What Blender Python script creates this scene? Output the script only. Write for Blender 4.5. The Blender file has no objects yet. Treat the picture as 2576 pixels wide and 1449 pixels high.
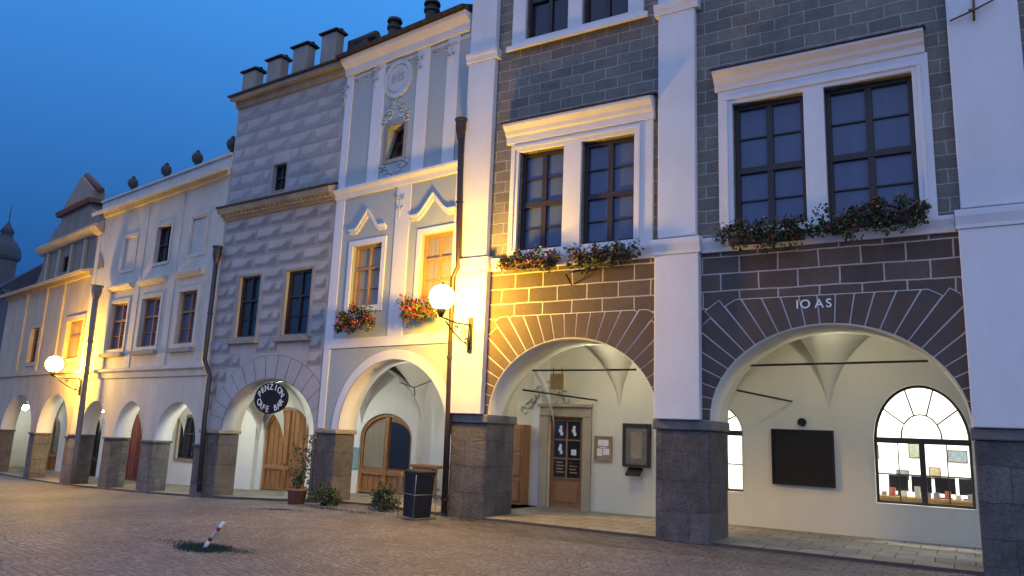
import bpy,bmesh,math,random
from mathutils import Vector,Matrix
from mathutils.geometry import tessellate_polygon
random.seed(7)
R=random.uniform
S=bpy.context.scene
S.view_settings.view_transform='Standard'
COL=S.collection
# ---------------- camera (surveyed from the photograph) ----------------
F=1900.0; YAW=math.radians(-31); PIT=math.radians(10.8); ROL=math.radians(2.3)
CAM=Vector((0,0,1.6))
fw=Vector((math.sin(YAW)*math.cos(PIT),math.cos(YAW)*math.cos(PIT),math.sin(PIT)))
r0=Vector((math.cos(YAW),-math.sin(YAW),0)); u0_=r0.cross(fw)
rr=r0*math.cos(ROL)+u0_*math.sin(ROL); uu=u0_*math.cos(ROL)-r0*math.sin(ROL)
cd=bpy.data.cameras.new("camera"); cam=bpy.data.objects.new("camera",cd); COL.objects.link(cam)
cd.sensor_width=36; cd.lens=36*F/2576; cd.clip_end=3000; cd.clip_start=.05
M=Matrix((rr,uu,-fw)).transposed().to_4x4(); M.translation=CAM; cam.matrix_world=M
S.camera=cam
def ray(px,py): return (fw*F+rr*(px-1288)-uu*(py-724.5)).normalized()
def gz(x,y=0):
    if x>-11: return 0.0
    t=min(1,(-11-x)/26.0); return -1.05*t*(2-t)*.75
def gp(px,py):
    d=ray(px,py); z=0
    for i in range(12):
        t=(z-CAM.z)/d.z; p=CAM+d*t; z=gz(p.x)
    return Vector((p.x,p.y,z))
# ---------------- materials ----------------
def nmat(name):
    m=bpy.data.materials.new(name); m.use_nodes=True; nt=m.node_tree
    return m,nt,nt.nodes,nt.links,nt.nodes['Principled BSDF']
def N(ns,t,**k):
    n=ns.new(t)
    for a,b in k.items():
        if a in n.inputs: n.inputs[a].default_value=b
        else: setattr(n,a,b)
    return n
def C(c): return (c[0],c[1],c[2],1)
def rgbmix(ns,ls,a,b,fac,mode='MIX'):
    n=ns.new('ShaderNodeMix'); n.data_type='RGBA'; n.blend_type=mode
    for i,val in ((0,fac),(6,a),(7,b)):
        if hasattr(val,'links') : ls.new(val,n.inputs[i])
        else: n.inputs[i].default_value=val if i==0 else C(val)
    return n.outputs[2]
def plaster(name,c,var=.18,rough=.9,bump=.25,stain=.25,scale=1.0):
    m,nt,ns,ls,b=nmat(name)
    tc=N(ns,'ShaderNodeTexCoord')
    n1=N(ns,'ShaderNodeTexNoise',Scale=1.3*scale,Detail=8.0,Roughness=.65); ls.new(tc.outputs['Object'],n1.inputs['Vector'])
    n2=N(ns,'ShaderNodeTexNoise',Scale=14*scale,Detail=6.0,Roughness=.7); ls.new(tc.outputs['Object'],n2.inputs['Vector'])
    mp=N(ns,'ShaderNodeMapping'); mp.inputs['Scale'].default_value=(1.5,1.5,.6); ls.new(tc.outputs['Object'],mp.inputs[0])
    n3=N(ns,'ShaderNodeTexNoise',Scale=1.2*scale,Detail=8.0,Roughness=.7); ls.new(mp.outputs[0],n3.inputs['Vector'])
    d=[x*(1-var*1.6) for x in c]; l=[min(1,x*(1+var*.5)) for x in c]
    o=rgbmix(ns,ls,d,l,n1.outputs[0])
    cr=N(ns,'ShaderNodeValToRGB'); cr.color_ramp.elements[0].position=.25; cr.color_ramp.elements[1].position=.65
    k=1-stain; cr.color_ramp.elements[0].color=(k,k,k*.97,1); ls.new(n3.outputs[0],cr.inputs[0])
    o=rgbmix(ns,ls,o,cr.outputs[0],1.0,'MULTIPLY')
    ls.new(o,b.inputs['Base Color']); b.inputs['Roughness'].default_value=rough
    bp=N(ns,'ShaderNodeBump',Strength=bump,Distance=.02); ls.new(n2.outputs[0],bp.inputs['Height']); ls.new(bp.outputs[0],b.inputs['Normal'])
    return m
def bricks(name,c1,c2,mo,w,h,mor,bump=.5,xy=('X','Z'),distort=.012,off=.5,var=.35,rough=.85,smooth=.15):
    m,nt,ns,ls,b=nmat(name)
    tc=N(ns,'ShaderNodeTexCoord'); sp=N(ns,'ShaderNodeSeparateXYZ'); ls.new(tc.outputs['Object'],sp.inputs[0])
    cb=N(ns,'ShaderNodeCombineXYZ'); ls.new(sp.outputs[xy[0]],cb.inputs[0]); ls.new(sp.outputs[xy[1]],cb.inputs[1])
    if xy==('X','Z'):
        ad=N(ns,'ShaderNodeMath',operation='ADD'); ls.new(sp.outputs['X'],ad.inputs[0]); ls.new(sp.outputs['Y'],ad.inputs[1]); ls.new(ad.outputs[0],cb.inputs[0])
    nd=N(ns,'ShaderNodeTexNoise',Scale=2.5,Detail=3.0); ls.new(cb.outputs[0],nd.inputs['Vector'])
    vm=N(ns,'ShaderNodeVectorMath',operation='SUBTRACT'); ls.new(nd.outputs[1],vm.inputs[0]); vm.inputs[1].default_value=(.5,.5,0)
    vs=N(ns,'ShaderNodeVectorMath',operation='SCALE'); ls.new(vm.outputs[0],vs.inputs[0]); vs.inputs['Scale'].default_value=distort*4
    va=N(ns,'ShaderNodeVectorMath',operation='ADD'); ls.new(cb.outputs[0],va.inputs[0]); ls.new(vs.outputs[0],va.inputs[1])
    bt=N(ns,'ShaderNodeTexBrick'); bt.offset=off; ls.new(va.outputs[0],bt.inputs['Vector'])
    for k,v in (('Scale',1.0),('Mortar Size',mor),('Mortar Smooth',smooth),('Brick Width',w),('Row Height',h)): bt.inputs[k].default_value=v
    bt.inputs['Color1'].default_value=C(c1); bt.inputs['Color2'].default_value=C(c2); bt.inputs['Mortar'].default_value=C(mo)
    n1=N(ns,'ShaderNodeTexNoise',Scale=.9,Detail=9.0,Roughness=.7); ls.new(tc.outputs['Object'],n1.inputs['Vector'])
    n2=N(ns,'ShaderNodeTexNoise',Scale=22.0,Detail=5.0,Roughness=.7); ls.new(tc.outputs['Object'],n2.inputs['Vector'])
    n4=N(ns,'ShaderNodeTexNoise',Scale=5.0,Detail=7.0,Roughness=.7); ls.new(tc.outputs['Object'],n4.inputs['Vector'])
    o=bt.outputs[0]
    for nn,vv in ((n1,var),(n2,var*.8),(n4,var*.7)):
        cr=N(ns,'ShaderNodeValToRGB'); cr.color_ramp.elements[0].position=.3; cr.color_ramp.elements[1].position=.65
        k=1-vv; cr.color_ramp.elements[0].color=(k,k,k,1); ls.new(nn.outputs[0],cr.inputs[0])
        o=rgbmix(ns,ls,o,cr.outputs[0],1.0,'MULTIPLY')
    ls.new(o,b.inputs['Base Color']); b.inputs['Roughness'].default_value=rough
    mx=N(ns,'ShaderNodeMath',operation='MULTIPLY_ADD'); ls.new(bt.outputs['Fac'],mx.inputs[0]); mx.inputs[1].default_value=-1.0; ls.new(n2.outputs[0],mx.inputs[2])
    m2=N(ns,'ShaderNodeMath',operation='ADD'); ls.new(mx.outputs[0],m2.inputs[0]); ls.new(n4.outputs[0],m2.inputs[1])
    bp=N(ns,'ShaderNodeBump',Strength=bump,Distance=.02); ls.new(m2.outputs[0],bp.inputs['Height']); ls.new(bp.outputs[0],b.inputs['Normal'])
    return m
def cobbles(name):
    m,nt,ns,ls,b=nmat(name)
    tc=N(ns,'ShaderNodeTexCoord'); mp=N(ns,'ShaderNodeMapping'); mp.inputs['Rotation'].default_value=(0,0,.25); mp.inputs['Scale'].default_value=(1,1.2,1)
    nd=N(ns,'ShaderNodeTexNoise',Scale=.8,Detail=2.0); ls.new(tc.outputs['Object'],nd.inputs['Vector'])
    va=N(ns,'ShaderNodeVectorMath',operation='MULTIPLY_ADD'); ls.new(nd.outputs[1],va.inputs[0]); va.inputs[1].default_value=(.5,.5,0); ls.new(tc.outputs['Object'],va.inputs[2]); ls.new(va.outputs[0],mp.inputs[0])
    v1=N(ns,'ShaderNodeTexVoronoi',feature='F1',voronoi_dimensions='2D'); v2=N(ns,'ShaderNodeTexVoronoi',feature='DISTANCE_TO_EDGE',voronoi_dimensions='2D')
    for v in (v1,v2): v.inputs['Scale'].default_value=8.6; v.inputs['Randomness'].default_value=.7; ls.new(mp.outputs[0],v.inputs['Vector'])
    sp=N(ns,'ShaderNodeSeparateColor'); ls.new(v1.outputs['Color'],sp.inputs[0])
    o=rgbmix(ns,ls,(.165,.15,.148),(.27,.245,.235),sp.outputs[0])
    n1=N(ns,'ShaderNodeTexNoise',Scale=.4,Detail=9.0,Roughness=.72); ls.new(tc.outputs['Object'],n1.inputs['Vector'])
    cr=N(ns,'ShaderNodeValToRGB'); cr.color_ramp.elements[0].position=.36; cr.color_ramp.elements[1].position=.6; cr.color_ramp.elements[0].color=(.55,.55,.57,1); cr.color_ramp.elements[1].color=(1.0,.98,.96,1); ls.new(n1.outputs[0],cr.inputs[0])
    o=rgbmix(ns,ls,o,cr.outputs[0],1.0,'MULTIPLY')
    gr=N(ns,'ShaderNodeMapRange'); ls.new(v2.outputs['Distance'],gr.inputs[0]); gr.inputs[1].default_value=.0; gr.inputs[2].default_value=.14
    o=rgbmix(ns,ls,(.085,.076,.07),o,gr.outputs[0]); ls.new(o,b.inputs['Base Color']); b.inputs['Roughness'].default_value=.62
    n2=N(ns,'ShaderNodeTexNoise',Scale=30.0,Detail=4.0); ls.new(tc.outputs['Object'],n2.inputs['Vector'])
    g2=N(ns,'ShaderNodeMapRange',interpolation_type='SMOOTHSTEP'); ls.new(v2.outputs['Distance'],g2.inputs[0]); g2.inputs[1].default_value=.0; g2.inputs[2].default_value=.3
    m3=N(ns,'ShaderNodeMath',operation='MULTIPLY_ADD'); ls.new(sp.outputs[1],m3.inputs[0]); m3.inputs[1].default_value=.35; ls.new(g2.outputs[0],m3.inputs[2])
    mx=N(ns,'ShaderNodeMath',operation='MULTIPLY_ADD'); ls.new(n2.outputs[0],mx.inputs[0]); mx.inputs[1].default_value=.3; ls.new(m3.outputs[0],mx.inputs[2])
    bp=N(ns,'ShaderNodeBump',Strength=.85,Distance=.025); ls.new(mx.outputs[0],bp.inputs['Height']); ls.new(bp.outputs[0],b.inputs['Normal'])
    return m
def simple(name,c,rough=.6,metal=0,var=.3,sc=6):
    m,nt,ns,ls,b=nmat(name)
    tc=N(ns,'ShaderNodeTexCoord'); n1=N(ns,'ShaderNodeTexNoise',Scale=float(sc),Detail=6.0); ls.new(tc.outputs['Object'],n1.inputs['Vector'])
    o=rgbmix(ns,ls,[x*(1-var) for x in c],[min(1,x*(1+var)) for x in c],n1.outputs[0])
    ls.new(o,b.inputs['Base Color']); b.inputs['Roughness'].default_value=rough; b.inputs['Metallic'].default_value=metal
    return m
def woodm(name,c,rough=.5):
    m,nt,ns,ls,b=nmat(name)
    tc=N(ns,'ShaderNodeTexCoord'); mp=N(ns,'ShaderNodeMapping'); mp.inputs['Scale'].default_value=(14,14,.9); ls.new(tc.outputs['Object'],mp.inputs[0])
    n1=N(ns,'ShaderNodeTexNoise',Scale=2.0,Detail=7.0,Distortion=.6); ls.new(mp.outputs[0],n1.inputs['Vector'])
    o=rgbmix(ns,ls,[x*.5 for x in c],[min(1,x*1.35) for x in c],n1.outputs[0]); ls.new(o,b.inputs['Base Color']); b.inputs['Roughness'].default_value=rough
    bp=N(ns,'ShaderNodeBump',Strength=.2,Distance=.01); ls.new(n1.outputs[0],bp.inputs['Height']); ls.new(bp.outputs[0],b.inputs['Normal'])
    return m
def glassm(name,c,c2,stripe=9.0,rough=.08):
    m,nt,ns,ls,b=nmat(name)
    tc=N(ns,'ShaderNodeTexCoord'); mp=N(ns,'ShaderNodeMapping'); mp.inputs['Scale'].default_value=(stripe,stripe,.25); ls.new(tc.outputs['Object'],mp.inputs[0])
    n1=N(ns,'ShaderNodeTexNoise',Scale=1.6,Detail=3.0); ls.new(mp.outputs[0],n1.inputs['Vector'])
    o=rgbmix(ns,ls,c,c2,n1.outputs[0]); ls.new(o,b.inputs['Base Color']); b.inputs['Roughness'].default_value=rough
    n2=N(ns,'ShaderNodeTexNoise',Scale=2.2,Detail=1.0); ls.new(tc.outputs['Object'],n2.inputs['Vector'])
    bp=N(ns,'ShaderNodeBump',Strength=.08,Distance=.05); ls.new(n2.outputs[0],bp.inputs['Height']); ls.new(bp.outputs[0],b.inputs['Normal'])
    return m
def emis(name,c,s):
    m,nt,ns,ls,b=nmat(name); b.inputs['Base Color'].default_value=(.8,.8,.8,1)
    b.inputs['Emission Color'].default_value=C(c); b.inputs['Emission Strength'].default_value=s; return m
white=plaster("white_plaster",(.8,.79,.78),.07,bump=.15,stain=.13)
whiteold=plaster("old_white_plaster",(.62,.6,.57),.12,stain=.25)
cream_in=plaster("cream_arcade_plaster",(.78,.75,.6),.05,stain=.08,bump=.12)
white_in=plaster("white_arcade_plaster",(.84,.83,.79),.05,stain=.08,bump=.12)
green=plaster("grey_blue_plaster",(.43,.48,.47),.07,stain=.1,bump=.15)
yellow=plaster("pale_cream_plaster",(.64,.6,.51),.1,stain=.25)
ochre=plaster("ochre_plaster",(.55,.45,.32),.14,stain=.3)
gablep=plaster("brown_grey_gable_plaster",(.3,.26,.21),.2,stain=.35)
greyp=plaster("grey_plaster",(.12,.12,.13),.2,stain=.3)
sgr_l=plaster("light_sgraffito_plaster",(.5,.48,.46),.12,stain=.22)
sgr_d=plaster("dark_sgraffito_plaster",(.29,.27,.262),.2,stain=.25)
sandst=plaster("sandstone",(.42,.34,.25),.25,bump=.5,stain=.3)
cornst=plaster("weathered_cornice_plaster",(.42,.38,.32),.3,stain=.4,bump=.4)
blk_low=bricks("dark_painted_blocks",(.115,.085,.07),(.175,.13,.108),(.62,.6,.56),.60,.285,.012,distort=.008,var=.32)
blk_up=bricks("grey_painted_blocks",(.22,.2,.172),(.32,.29,.245),(.56,.55,.52),.47,.215,.009,distort=.012,var=.36,smooth=.35)
vous=plaster("dark_voussoir_paint",(.14,.104,.088),.35,stain=.3)
stone=bricks("granite_pier_blocks",(.17,.16,.155),(.26,.24,.225),(.15,.14,.13),.86,.47,.008,bump=1.0,distort=.03,var=.55,smooth=.5)
stone2=bricks("brown_pier_blocks",(.21,.185,.17),(.28,.25,.225),(.18,.165,.15),.8,.5,.008,bump=.9,distort=.035,var=.55,smooth=.5)
stonec=plaster("granite_cap",(.24,.225,.21),.3,bump=.9,stain=.35)
dark_wood=woodm("dark_brown_wood",(.035,.025,.02))
mid_wood=woodm("varnished_wood",(.36,.17,.06))
red_wood=woodm("red_brown_wood",(.2,.05,.03))
lt_wood=woodm("light_wood",(.42,.25,.11))
iron=simple("black_iron",(.02,.02,.022),.5,.3)
pipem=simple("brown_drainpipe",(.06,.04,.035),.45,.4)
pipeg=simple("dark_grey_drainpipe",(.05,.05,.055),.45,.4)
pipel=simple("weathered_drainpipe",(.16,.15,.15),.5,.3)
tile=bricks("dark_roof_tiles",(.09,.06,.05),(.13,.085,.07),(.03,.025,.02),.2,.16,.02,bump=1,xy=('X','Y'),var=.5)
redtile=simple("reddish_coping_tiles",(.14,.07,.05),.8)
slate=simple("dark_slate",(.03,.035,.045),.7)
glass_b=glassm("curtained_glass",(.06,.09,.165),(.09,.125,.215),stripe=5.0)
glass_d=glassm("dark_glass",(.012,.016,.025),(.03,.04,.06))
glass_y=glassm("yellowish_curtain_glass",(.2,.17,.11),(.42,.36,.25))
glow=emis("sodium_globe",(1,.55,.04),430)
arc_l=emis("arcade_lamp_glass",(1,.95,.76),230)
arc_w=emis("white_arcade_lamp_glass",(.95,1,.88),320)
room_e=emis("office_ceiling_light",(1,.98,.92),60)
blackp=simple("black_paint",(.008,.008,.009),.35)
whitep=simple("white_paint",(.8,.8,.78),.5,var=.08)
jointp=simple("joint_white",(.6,.58,.54),.8,var=.2)
redp=simple("red_paint",(.5,.03,.03),.5)
gold=simple("gold_paint",(.5,.3,.06),.5)
leaf=simple("leaf_green",(.055,.09,.03),.6,var=.6,sc=9)
leafd=simple("leaf_dark_green",(.028,.048,.02),.6,var=.5,sc=9)
redf=simple("red_petal",(.38,.03,.03),.6,sc=12)
pinkf=simple("pink_petal",(.45,.13,.11),.6,sc=12)
terra=simple("terracotta",(.1,.055,.04),.8)
dirt=simple("dark_earth",(.05,.045,.03),.95)
darkst=simple("dark_finial_stone",(.06,.055,.05),.8)
# ---------------- mesh builder ----------------
class MB:
    def __init__(s): s.v=[];s.f=[];s.m=[];s.s=[]
    def add(s,vs,fs,m=0,sm=False):
        b=len(s.v); s.v+=[tuple(x) for x in vs]
        for f in fs: s.f.append([b+i for i in f]); s.m.append(m); s.s.append(sm)
        return s
    def box(s,a,b,c,d,e,f,m=0):
        a,b=min(a,b),max(a,b); c,d=min(c,d),max(c,d); e,f=min(e,f),max(e,f)
        vs=[(x,y,z) for x in (a,b) for y in (c,d) for z in (e,f)]
        return s.add(vs,[(0,1,3,2),(4,6,7,5),(0,4,5,1),(2,3,7,6),(0,2,6,4),(1,5,7,3)],m)
    def panel(s,outl,holes,v0,v1,m=0,back=True):
        loops=[outl]+list(holes); flat=[p for l in loops for p in l]
        tris=tessellate_polygon([[Vector((p[0],p[1],0)) for p in l] for l in loops])
        s.add([(p[0],v0,p[1]) for p in flat],tris,m)
        if back: s.add([(p[0],v1,p[1]) for p in flat],tris,m)
        for l in loops:
            n=len(l); vs=[(p[0],v0,p[1]) for p in l]+[(p[0],v1,p[1]) for p in l]
            s.add(vs,[(i,(i+1)%n,n+(i+1)%n,n+i) for i in range(n)],m)
        return s
    def prof(s,pr,a,b,m=0):
        n=len(pr); vs=[(a,p[0],p[1]) for p in pr]+[(b,p[0],p[1]) for p in pr]
        s.add(vs,[(i,(i+1)%n,n+(i+1)%n,n+i) for i in range(n)],m)
        t=tessellate_polygon([[Vector((p[0],p[1],0)) for p in pr]])
        s.add([(a,p[0],p[1]) for p in pr],t,m); s.add([(b,p[0],p[1]) for p in pr],t,m); return s
    def tube(s,pts,r,m=0,n=8):
        pts=[Vector(p) for p in pts]; rings=[]
        for i,p in enumerate(pts):
            d=(pts[min(i+1,len(pts)-1)]-pts[max(i-1,0)]).normalized()
            a=d.cross(Vector((0,0,1)) if abs(d.z)<.9 else Vector((1,0,0))).normalized(); b=d.cross(a)
            rad=r[i] if isinstance(r,(list,tuple)) else r
            rings.append([p+a*math.cos(2*math.pi*k/n)*rad+b*math.sin(2*math.pi*k/n)*rad for k in range(n)])
        vs=[q for g in rings for q in g]; fs=[]
        for i in range(len(pts)-1):
            for k in range(n): fs.append((i*n+k,i*n+(k+1)%n,(i+1)*n+(k+1)%n,(i+1)*n+k))
        s.add(vs,fs,m,True); s.add(rings[0],[tuple(range(n))],m); s.add(rings[-1],[tuple(range(n))],m); return s
    def lathe(s,pr,c,m=0,n=20,sm=True):
        vs=[(c[0]+r*math.cos(2*math.pi*k/n),c[1]+r*math.sin(2*math.pi*k/n),c[2]+z) for r,z in pr for k in range(n)]
        fs=[(i*n+k,i*n+(k+1)%n,(i+1)*n+(k+1)%n,(i+1)*n+k) for i in range(len(pr)-1) for k in range(n)]
        return s.add(vs,fs,m,sm)
    def sph(s,c,r,m=0,n=24,k=14,sq=1):
        return s.lathe([(max(1e-4,r*math.sin(math.pi*i/k)),-r*sq*math.cos(math.pi*i/k)) for i in range(k+1)],c,m,n)
    def obj(s,name,parent=None,mats=(),bevel=0,M=None,recalc=True,**props):
        me=bpy.data.meshes.new(name); me.from_pydata(s.v,[],s.f)
        for mt in (mats if isinstance(mats,(list,tuple)) else [mats]): me.materials.append(mt)
        me.polygons.foreach_set('material_index',s.m); me.polygons.foreach_set('use_smooth',s.s)
        if recalc:
            bm=bmesh.new(); bm.from_mesh(me); bmesh.ops.remove_doubles(bm,verts=bm.verts,dist=1e-5); bmesh.ops.recalc_face_normals(bm,faces=bm.faces); bm.to_mesh(me); bm.free()
        me.update()
        o=bpy.data.objects.new(name,me); COL.objects.link(o)
        if parent: o.parent=parent
        if M is not None: o.matrix_world=M
        if bevel:
            b=o.modifiers.new("bevel",'BEVEL'); b.width=bevel; b.segments=2; b.limit_method='ANGLE'; b.angle_limit=math.radians(50)
        for k,v in props.items(): o[k]=v
        return o
def empty(name,Mx=None,parent=None,**p):
    e=bpy.data.objects.new(name,None); e.empty_display_size=.3; COL.objects.link(e)
    if parent: e.parent=parent
    if Mx is not None: e.matrix_world=Mx
    for k,v in p.items(): e[k]=v
    return e
def text(body,size,mat,parent,loc,name="lettering",rotz=0,ext=.004):
    cu=bpy.data.curves.new("t",'FONT'); cu.body=body; cu.size=size; cu.extrude=ext; cu.offset=.003; cu.align_x='CENTER'; cu.align_y='CENTER'
    t=bpy.data.objects.new("t",cu); COL.objects.link(t); bpy.context.view_layer.update()
    me=bpy.data.meshes.new_from_object(t.evaluated_get(bpy.context.evaluated_depsgraph_get())); bpy.data.objects.remove(t)
    me.transform(Matrix.Translation(loc)@Matrix.Rotation(rotz,4,'Y')@Matrix.Rotation(math.radians(90),4,'X'))
    me.materials.clear(); me.materials.append(mat)
    o=bpy.data.objects.new(name,me); COL.objects.link(o); o.parent=parent; return o
# ---------------- house frames ----------------
class House:
    def __init__(s,O,az,px_left,T,BV,**p):
        s.th=math.radians(-90-az)
        s.O=Vector((O[0],O[1],0)); s.e=Vector((math.cos(s.th),math.sin(s.th),0)); s.n=Vector((-math.sin(s.th),math.cos(s.th),0))
        s.M=Matrix.Translation(s.O)@Matrix.Rotation(s.th,4,'Z')
        s.g=empty("arcaded_house",s.M,category="house",group="arcaded houses along the square",**p)
        s.T=T; s.BV=BV; s.holes=[]; s.uL=s.u(px_left,1040); s.uR=-.02
    def uz(s,px,py,v=0):
        d=ray(px,py); t=(v-(CAM-s.O).dot(s.n))/d.dot(s.n); p=CAM+d*t; return ((p-s.O).dot(s.e),p.z)
    def u(s,px,py,v=0): return s.uz(px,py,v)[0]
    def z(s,*a,v=0): return sum(s.uz(a[i],a[i+1],v)[1] for i in range(0,len(a),2))/(len(a)//2)
    def rect(s,xl,xr,yt,yb,v=0):
        xm=(xl+xr)/2; ym=(yt+yb)/2
        return [s.u(xl,ym,v),s.u(xr,ym,v),s.z(xm,yb,v=v),s.z(xm,yt,v=v)]
    def w(s,u,v,z): return s.O+s.e*u+s.n*v+Vector((0,0,z))
    def left(s): return s.O+s.e*s.uL
    def fz(s,u): return gz(s.w(u,s.BV,0).x)+.05
    def findv(s,px,py,ut):
        a,b=-3.0,0.5; fa=s.u(px,py,a)-ut
        for i in range(40):
            m=(a+b)/2; fm=s.u(px,py,m)-ut
            if (fm>0)==(fa>0): a=m
            else: b=m
        return m
D=12.1
HB=House((0,D),-90,1140,1.0,2.85,label="tall arcaded house with dark painted blockwork and white pilasters")
HG=House(HB.left(),-83,803,.5,2.85,label="narrow grey-blue baroque house with white stucco trim")
HS=House(HG.left(),-86.5,513,.55,2.6,label="sgraffito-decorated gothic house with battlement parapet")
HY=House(HS.left(),-81,183,.5,2.35,label="pale cream classical house with attic parapet and finials")
HQ=House(HY.left(),-78,-25,.5,2.2,label="ochre house with stepped baroque gable and pediment")
HB.uR=3.2
# extents of the arcade back walls (joints placed between the doorways)
HB.bl,HB.br=HB.uL-.3,3.2; HG.bl,HG.br=-3.55,.2; HS.bl,HS.br=-5.4,.66; HY.bl,HY.br=-9.8,-1.3; HQ.bl,HQ.br=-11.2,-1.45
def arch(H,xl,xr,ys,xc,yc,v=0,zs=None):
    a=H.uz(xl,ys,v); b=H.uz(xr,ys,v)
    return dict(u0=a[0],u1=b[0],zs=(a[1]+b[1])/2 if zs is None else zs,zc=H.uz(xc,yc,v)[1])
def arcpts(A,n=28,k=0):
    uc=(A['u0']+A['u1'])/2; a=(A['u1']-A['u0'])/2+k; b=A['zc']-A['zs']+k
    return [(uc-a*math.cos(math.pi*i/n),A['zs']+b*math.sin(math.pi*i/n)) for i in range(n+1)]
def archhole(A,z0): return arcpts(A)+[(A['u1'],z0),(A['u0'],z0)]
def rh(r): return [(r[0],r[2]),(r[1],r[2]),(r[1],r[3]),(r[0],r[3])]
def frame(mb,r,w,v0,v1,m=0,bottom=True):
    u0,u1,z0,z1=r
    mb.box(u0-w,u1+w,v0,v1,z1,z1+w,m)
    if bottom: mb.box(u0-w,u1+w,v0,v1,z0-w,z0,m)
    mb.box(u0-w,u0,v0,v1,z0,z1,m); mb.box(u1,u1+w,v0,v1,z0,z1,m)
def window(H,r,v,matg,matf,cols=2,rows=((.5,.05),),fwid=.06,bar=.05,surr=None,sill=None,lab=None,thin=()):
    u0,u1,z0,z1=r
    g=MB(); g.add([(u0,v,z0),(u1,v,z0),(u1,v,z1),(u0,v,z1)],[(0,1,2,3)])
    o=g.obj("window",H.g,matg)
    if lab: o['label']=lab
    f=MB(); e=.004
    f.box(u0,u0+fwid,v-.06,v-e,z0,z1); f.box(u1-fwid,u1,v-.06,v-e,z0,z1)
    f.box(u0+fwid,u1-fwid,v-.06,v-e,z0,z0+fwid); f.box(u0+fwid,u1-fwid,v-.06,v-e,z1-fwid,z1)
    for i in range(1,cols):
        x=u0+(u1-u0)*i/cols; f.box(x-bar/2,x+bar/2,v-.055,v-e,z0+fwid,z1-fwid)
    for fr,t in rows:
        z=z0+(z1-z0)*fr; f.box(u0+fwid,u1-fwid,v-.065,v-e*2,z-t/2,z+t/2)
    for fr in thin:
        z=z0+(z1-z0)*fr; f.box(u0+fwid,u1-fwid,v-.035,v-e*2,z-.012,z+.012)
    f.obj("frame",o,matf)
    if surr:
        s=MB(); frame(s,r,surr[0],-surr[1],.01); s.obj("surround",o,surr[2],bevel=.008)
    if sill:
        s=MB(); s.box(u0-.16,u1+.16,-.14,.02,z0-.12-(surr[0] if surr else 0),z0-.002-(surr[0] if surr else 0)); s.obj("sill",o,sill,bevel=.01)
    return o
def arcade_wall(H,uL,uR,arches,zs,zt,holes,v1,mat,name="wall"):
    ol=[(uL,zs)]
    for A in arches:
        B=dict(A); B['zs']=zs; ol+=arcpts(B)
    ol+=[(uR,zs),(uR,zt),(uL,zt)]
    return MB().panel(ol,[rh(h) for h in holes],0,v1).obj(name,H.g,mat)
def piers(H,spans,zs,t,m=stone,cm=stonec,cap=.16,pr=.04):
    for a,b in spans:
        mb=MB(); mb.box(a,b,-pr,t,-1.5,zs-cap-.002)
        p=mb.obj("pier",H.g,m,bevel=.03)
        MB().box(a-.04,b+.04,-pr-.04,t+.03,zs-cap,zs-.002).obj("cap",p,cm,bevel=.025)
def floor(H,uL,uR,v0,v1,up=.05,mat=None):
    n=max(2,int((uR-uL)/1.0)); mb=MB()
    us=[uL+(uR-uL)*i/n for i in range(n+1)]; vs=[]
    for u in us:
        for v in (v0,v1): vs.append((u,v,gz(H.w(u,v,0).x)+up))
        vs.append((u,v0,gz(H.w(u,v0,0).x)-.1))
    fs=[]
    for i in range(n): fs+= [(3*i,3*i+3,3*i+4,3*i+1),(3*i,3*i+3,3*i+5,3*i+2)]
    return mb.add(vs,fs).obj("arcade_floor",H.g,mat)
def vault(H,br,v0,v1,zs,zc,mat,n=22,m=20):
    us=[]
    for a,b in zip(br,br[1:]):
        for i in range(n): us.append(((a+b)/2-(b-a)/2*math.cos(math.pi*i/n),math.sin(math.pi*i/n)))
    us.append((br[-1],0)); vs=[];fs=[]
    for u,h in us:
        for j in range(m+1):
            t=math.sin(math.pi/2*j/m); q=math.sqrt(max(0,1-t*t)); k=5.0
            s=(h**k+q**k)**(1/k) if h+q>0 else 0
            vs.append((u,v0+(v1-v0)*t,zs+(zc-zs)*min(1.0,s)))
    for i in range(len(us)-1):
        for j in range(m): k=i*(m+1)+j; fs.append((k,k+1,k+m+2,k+m+1))
    return MB().add(vs,fs,0,True).obj("vault",H.g,mat)
def body(H,zf,zt,mat,depth=9):
    mb=MB(); mb.box(H.uL+.01,H.uR-.01,H.T+.004,depth,zf,zt-.02); mb.box(H.uL+.01,H.uR-.01,H.BV+.9 if H is not HB else H.BV+3.4,depth-.003,-1.5,zf-.003)
    mb.obj("rear_wall",H.g,mat)
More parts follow.
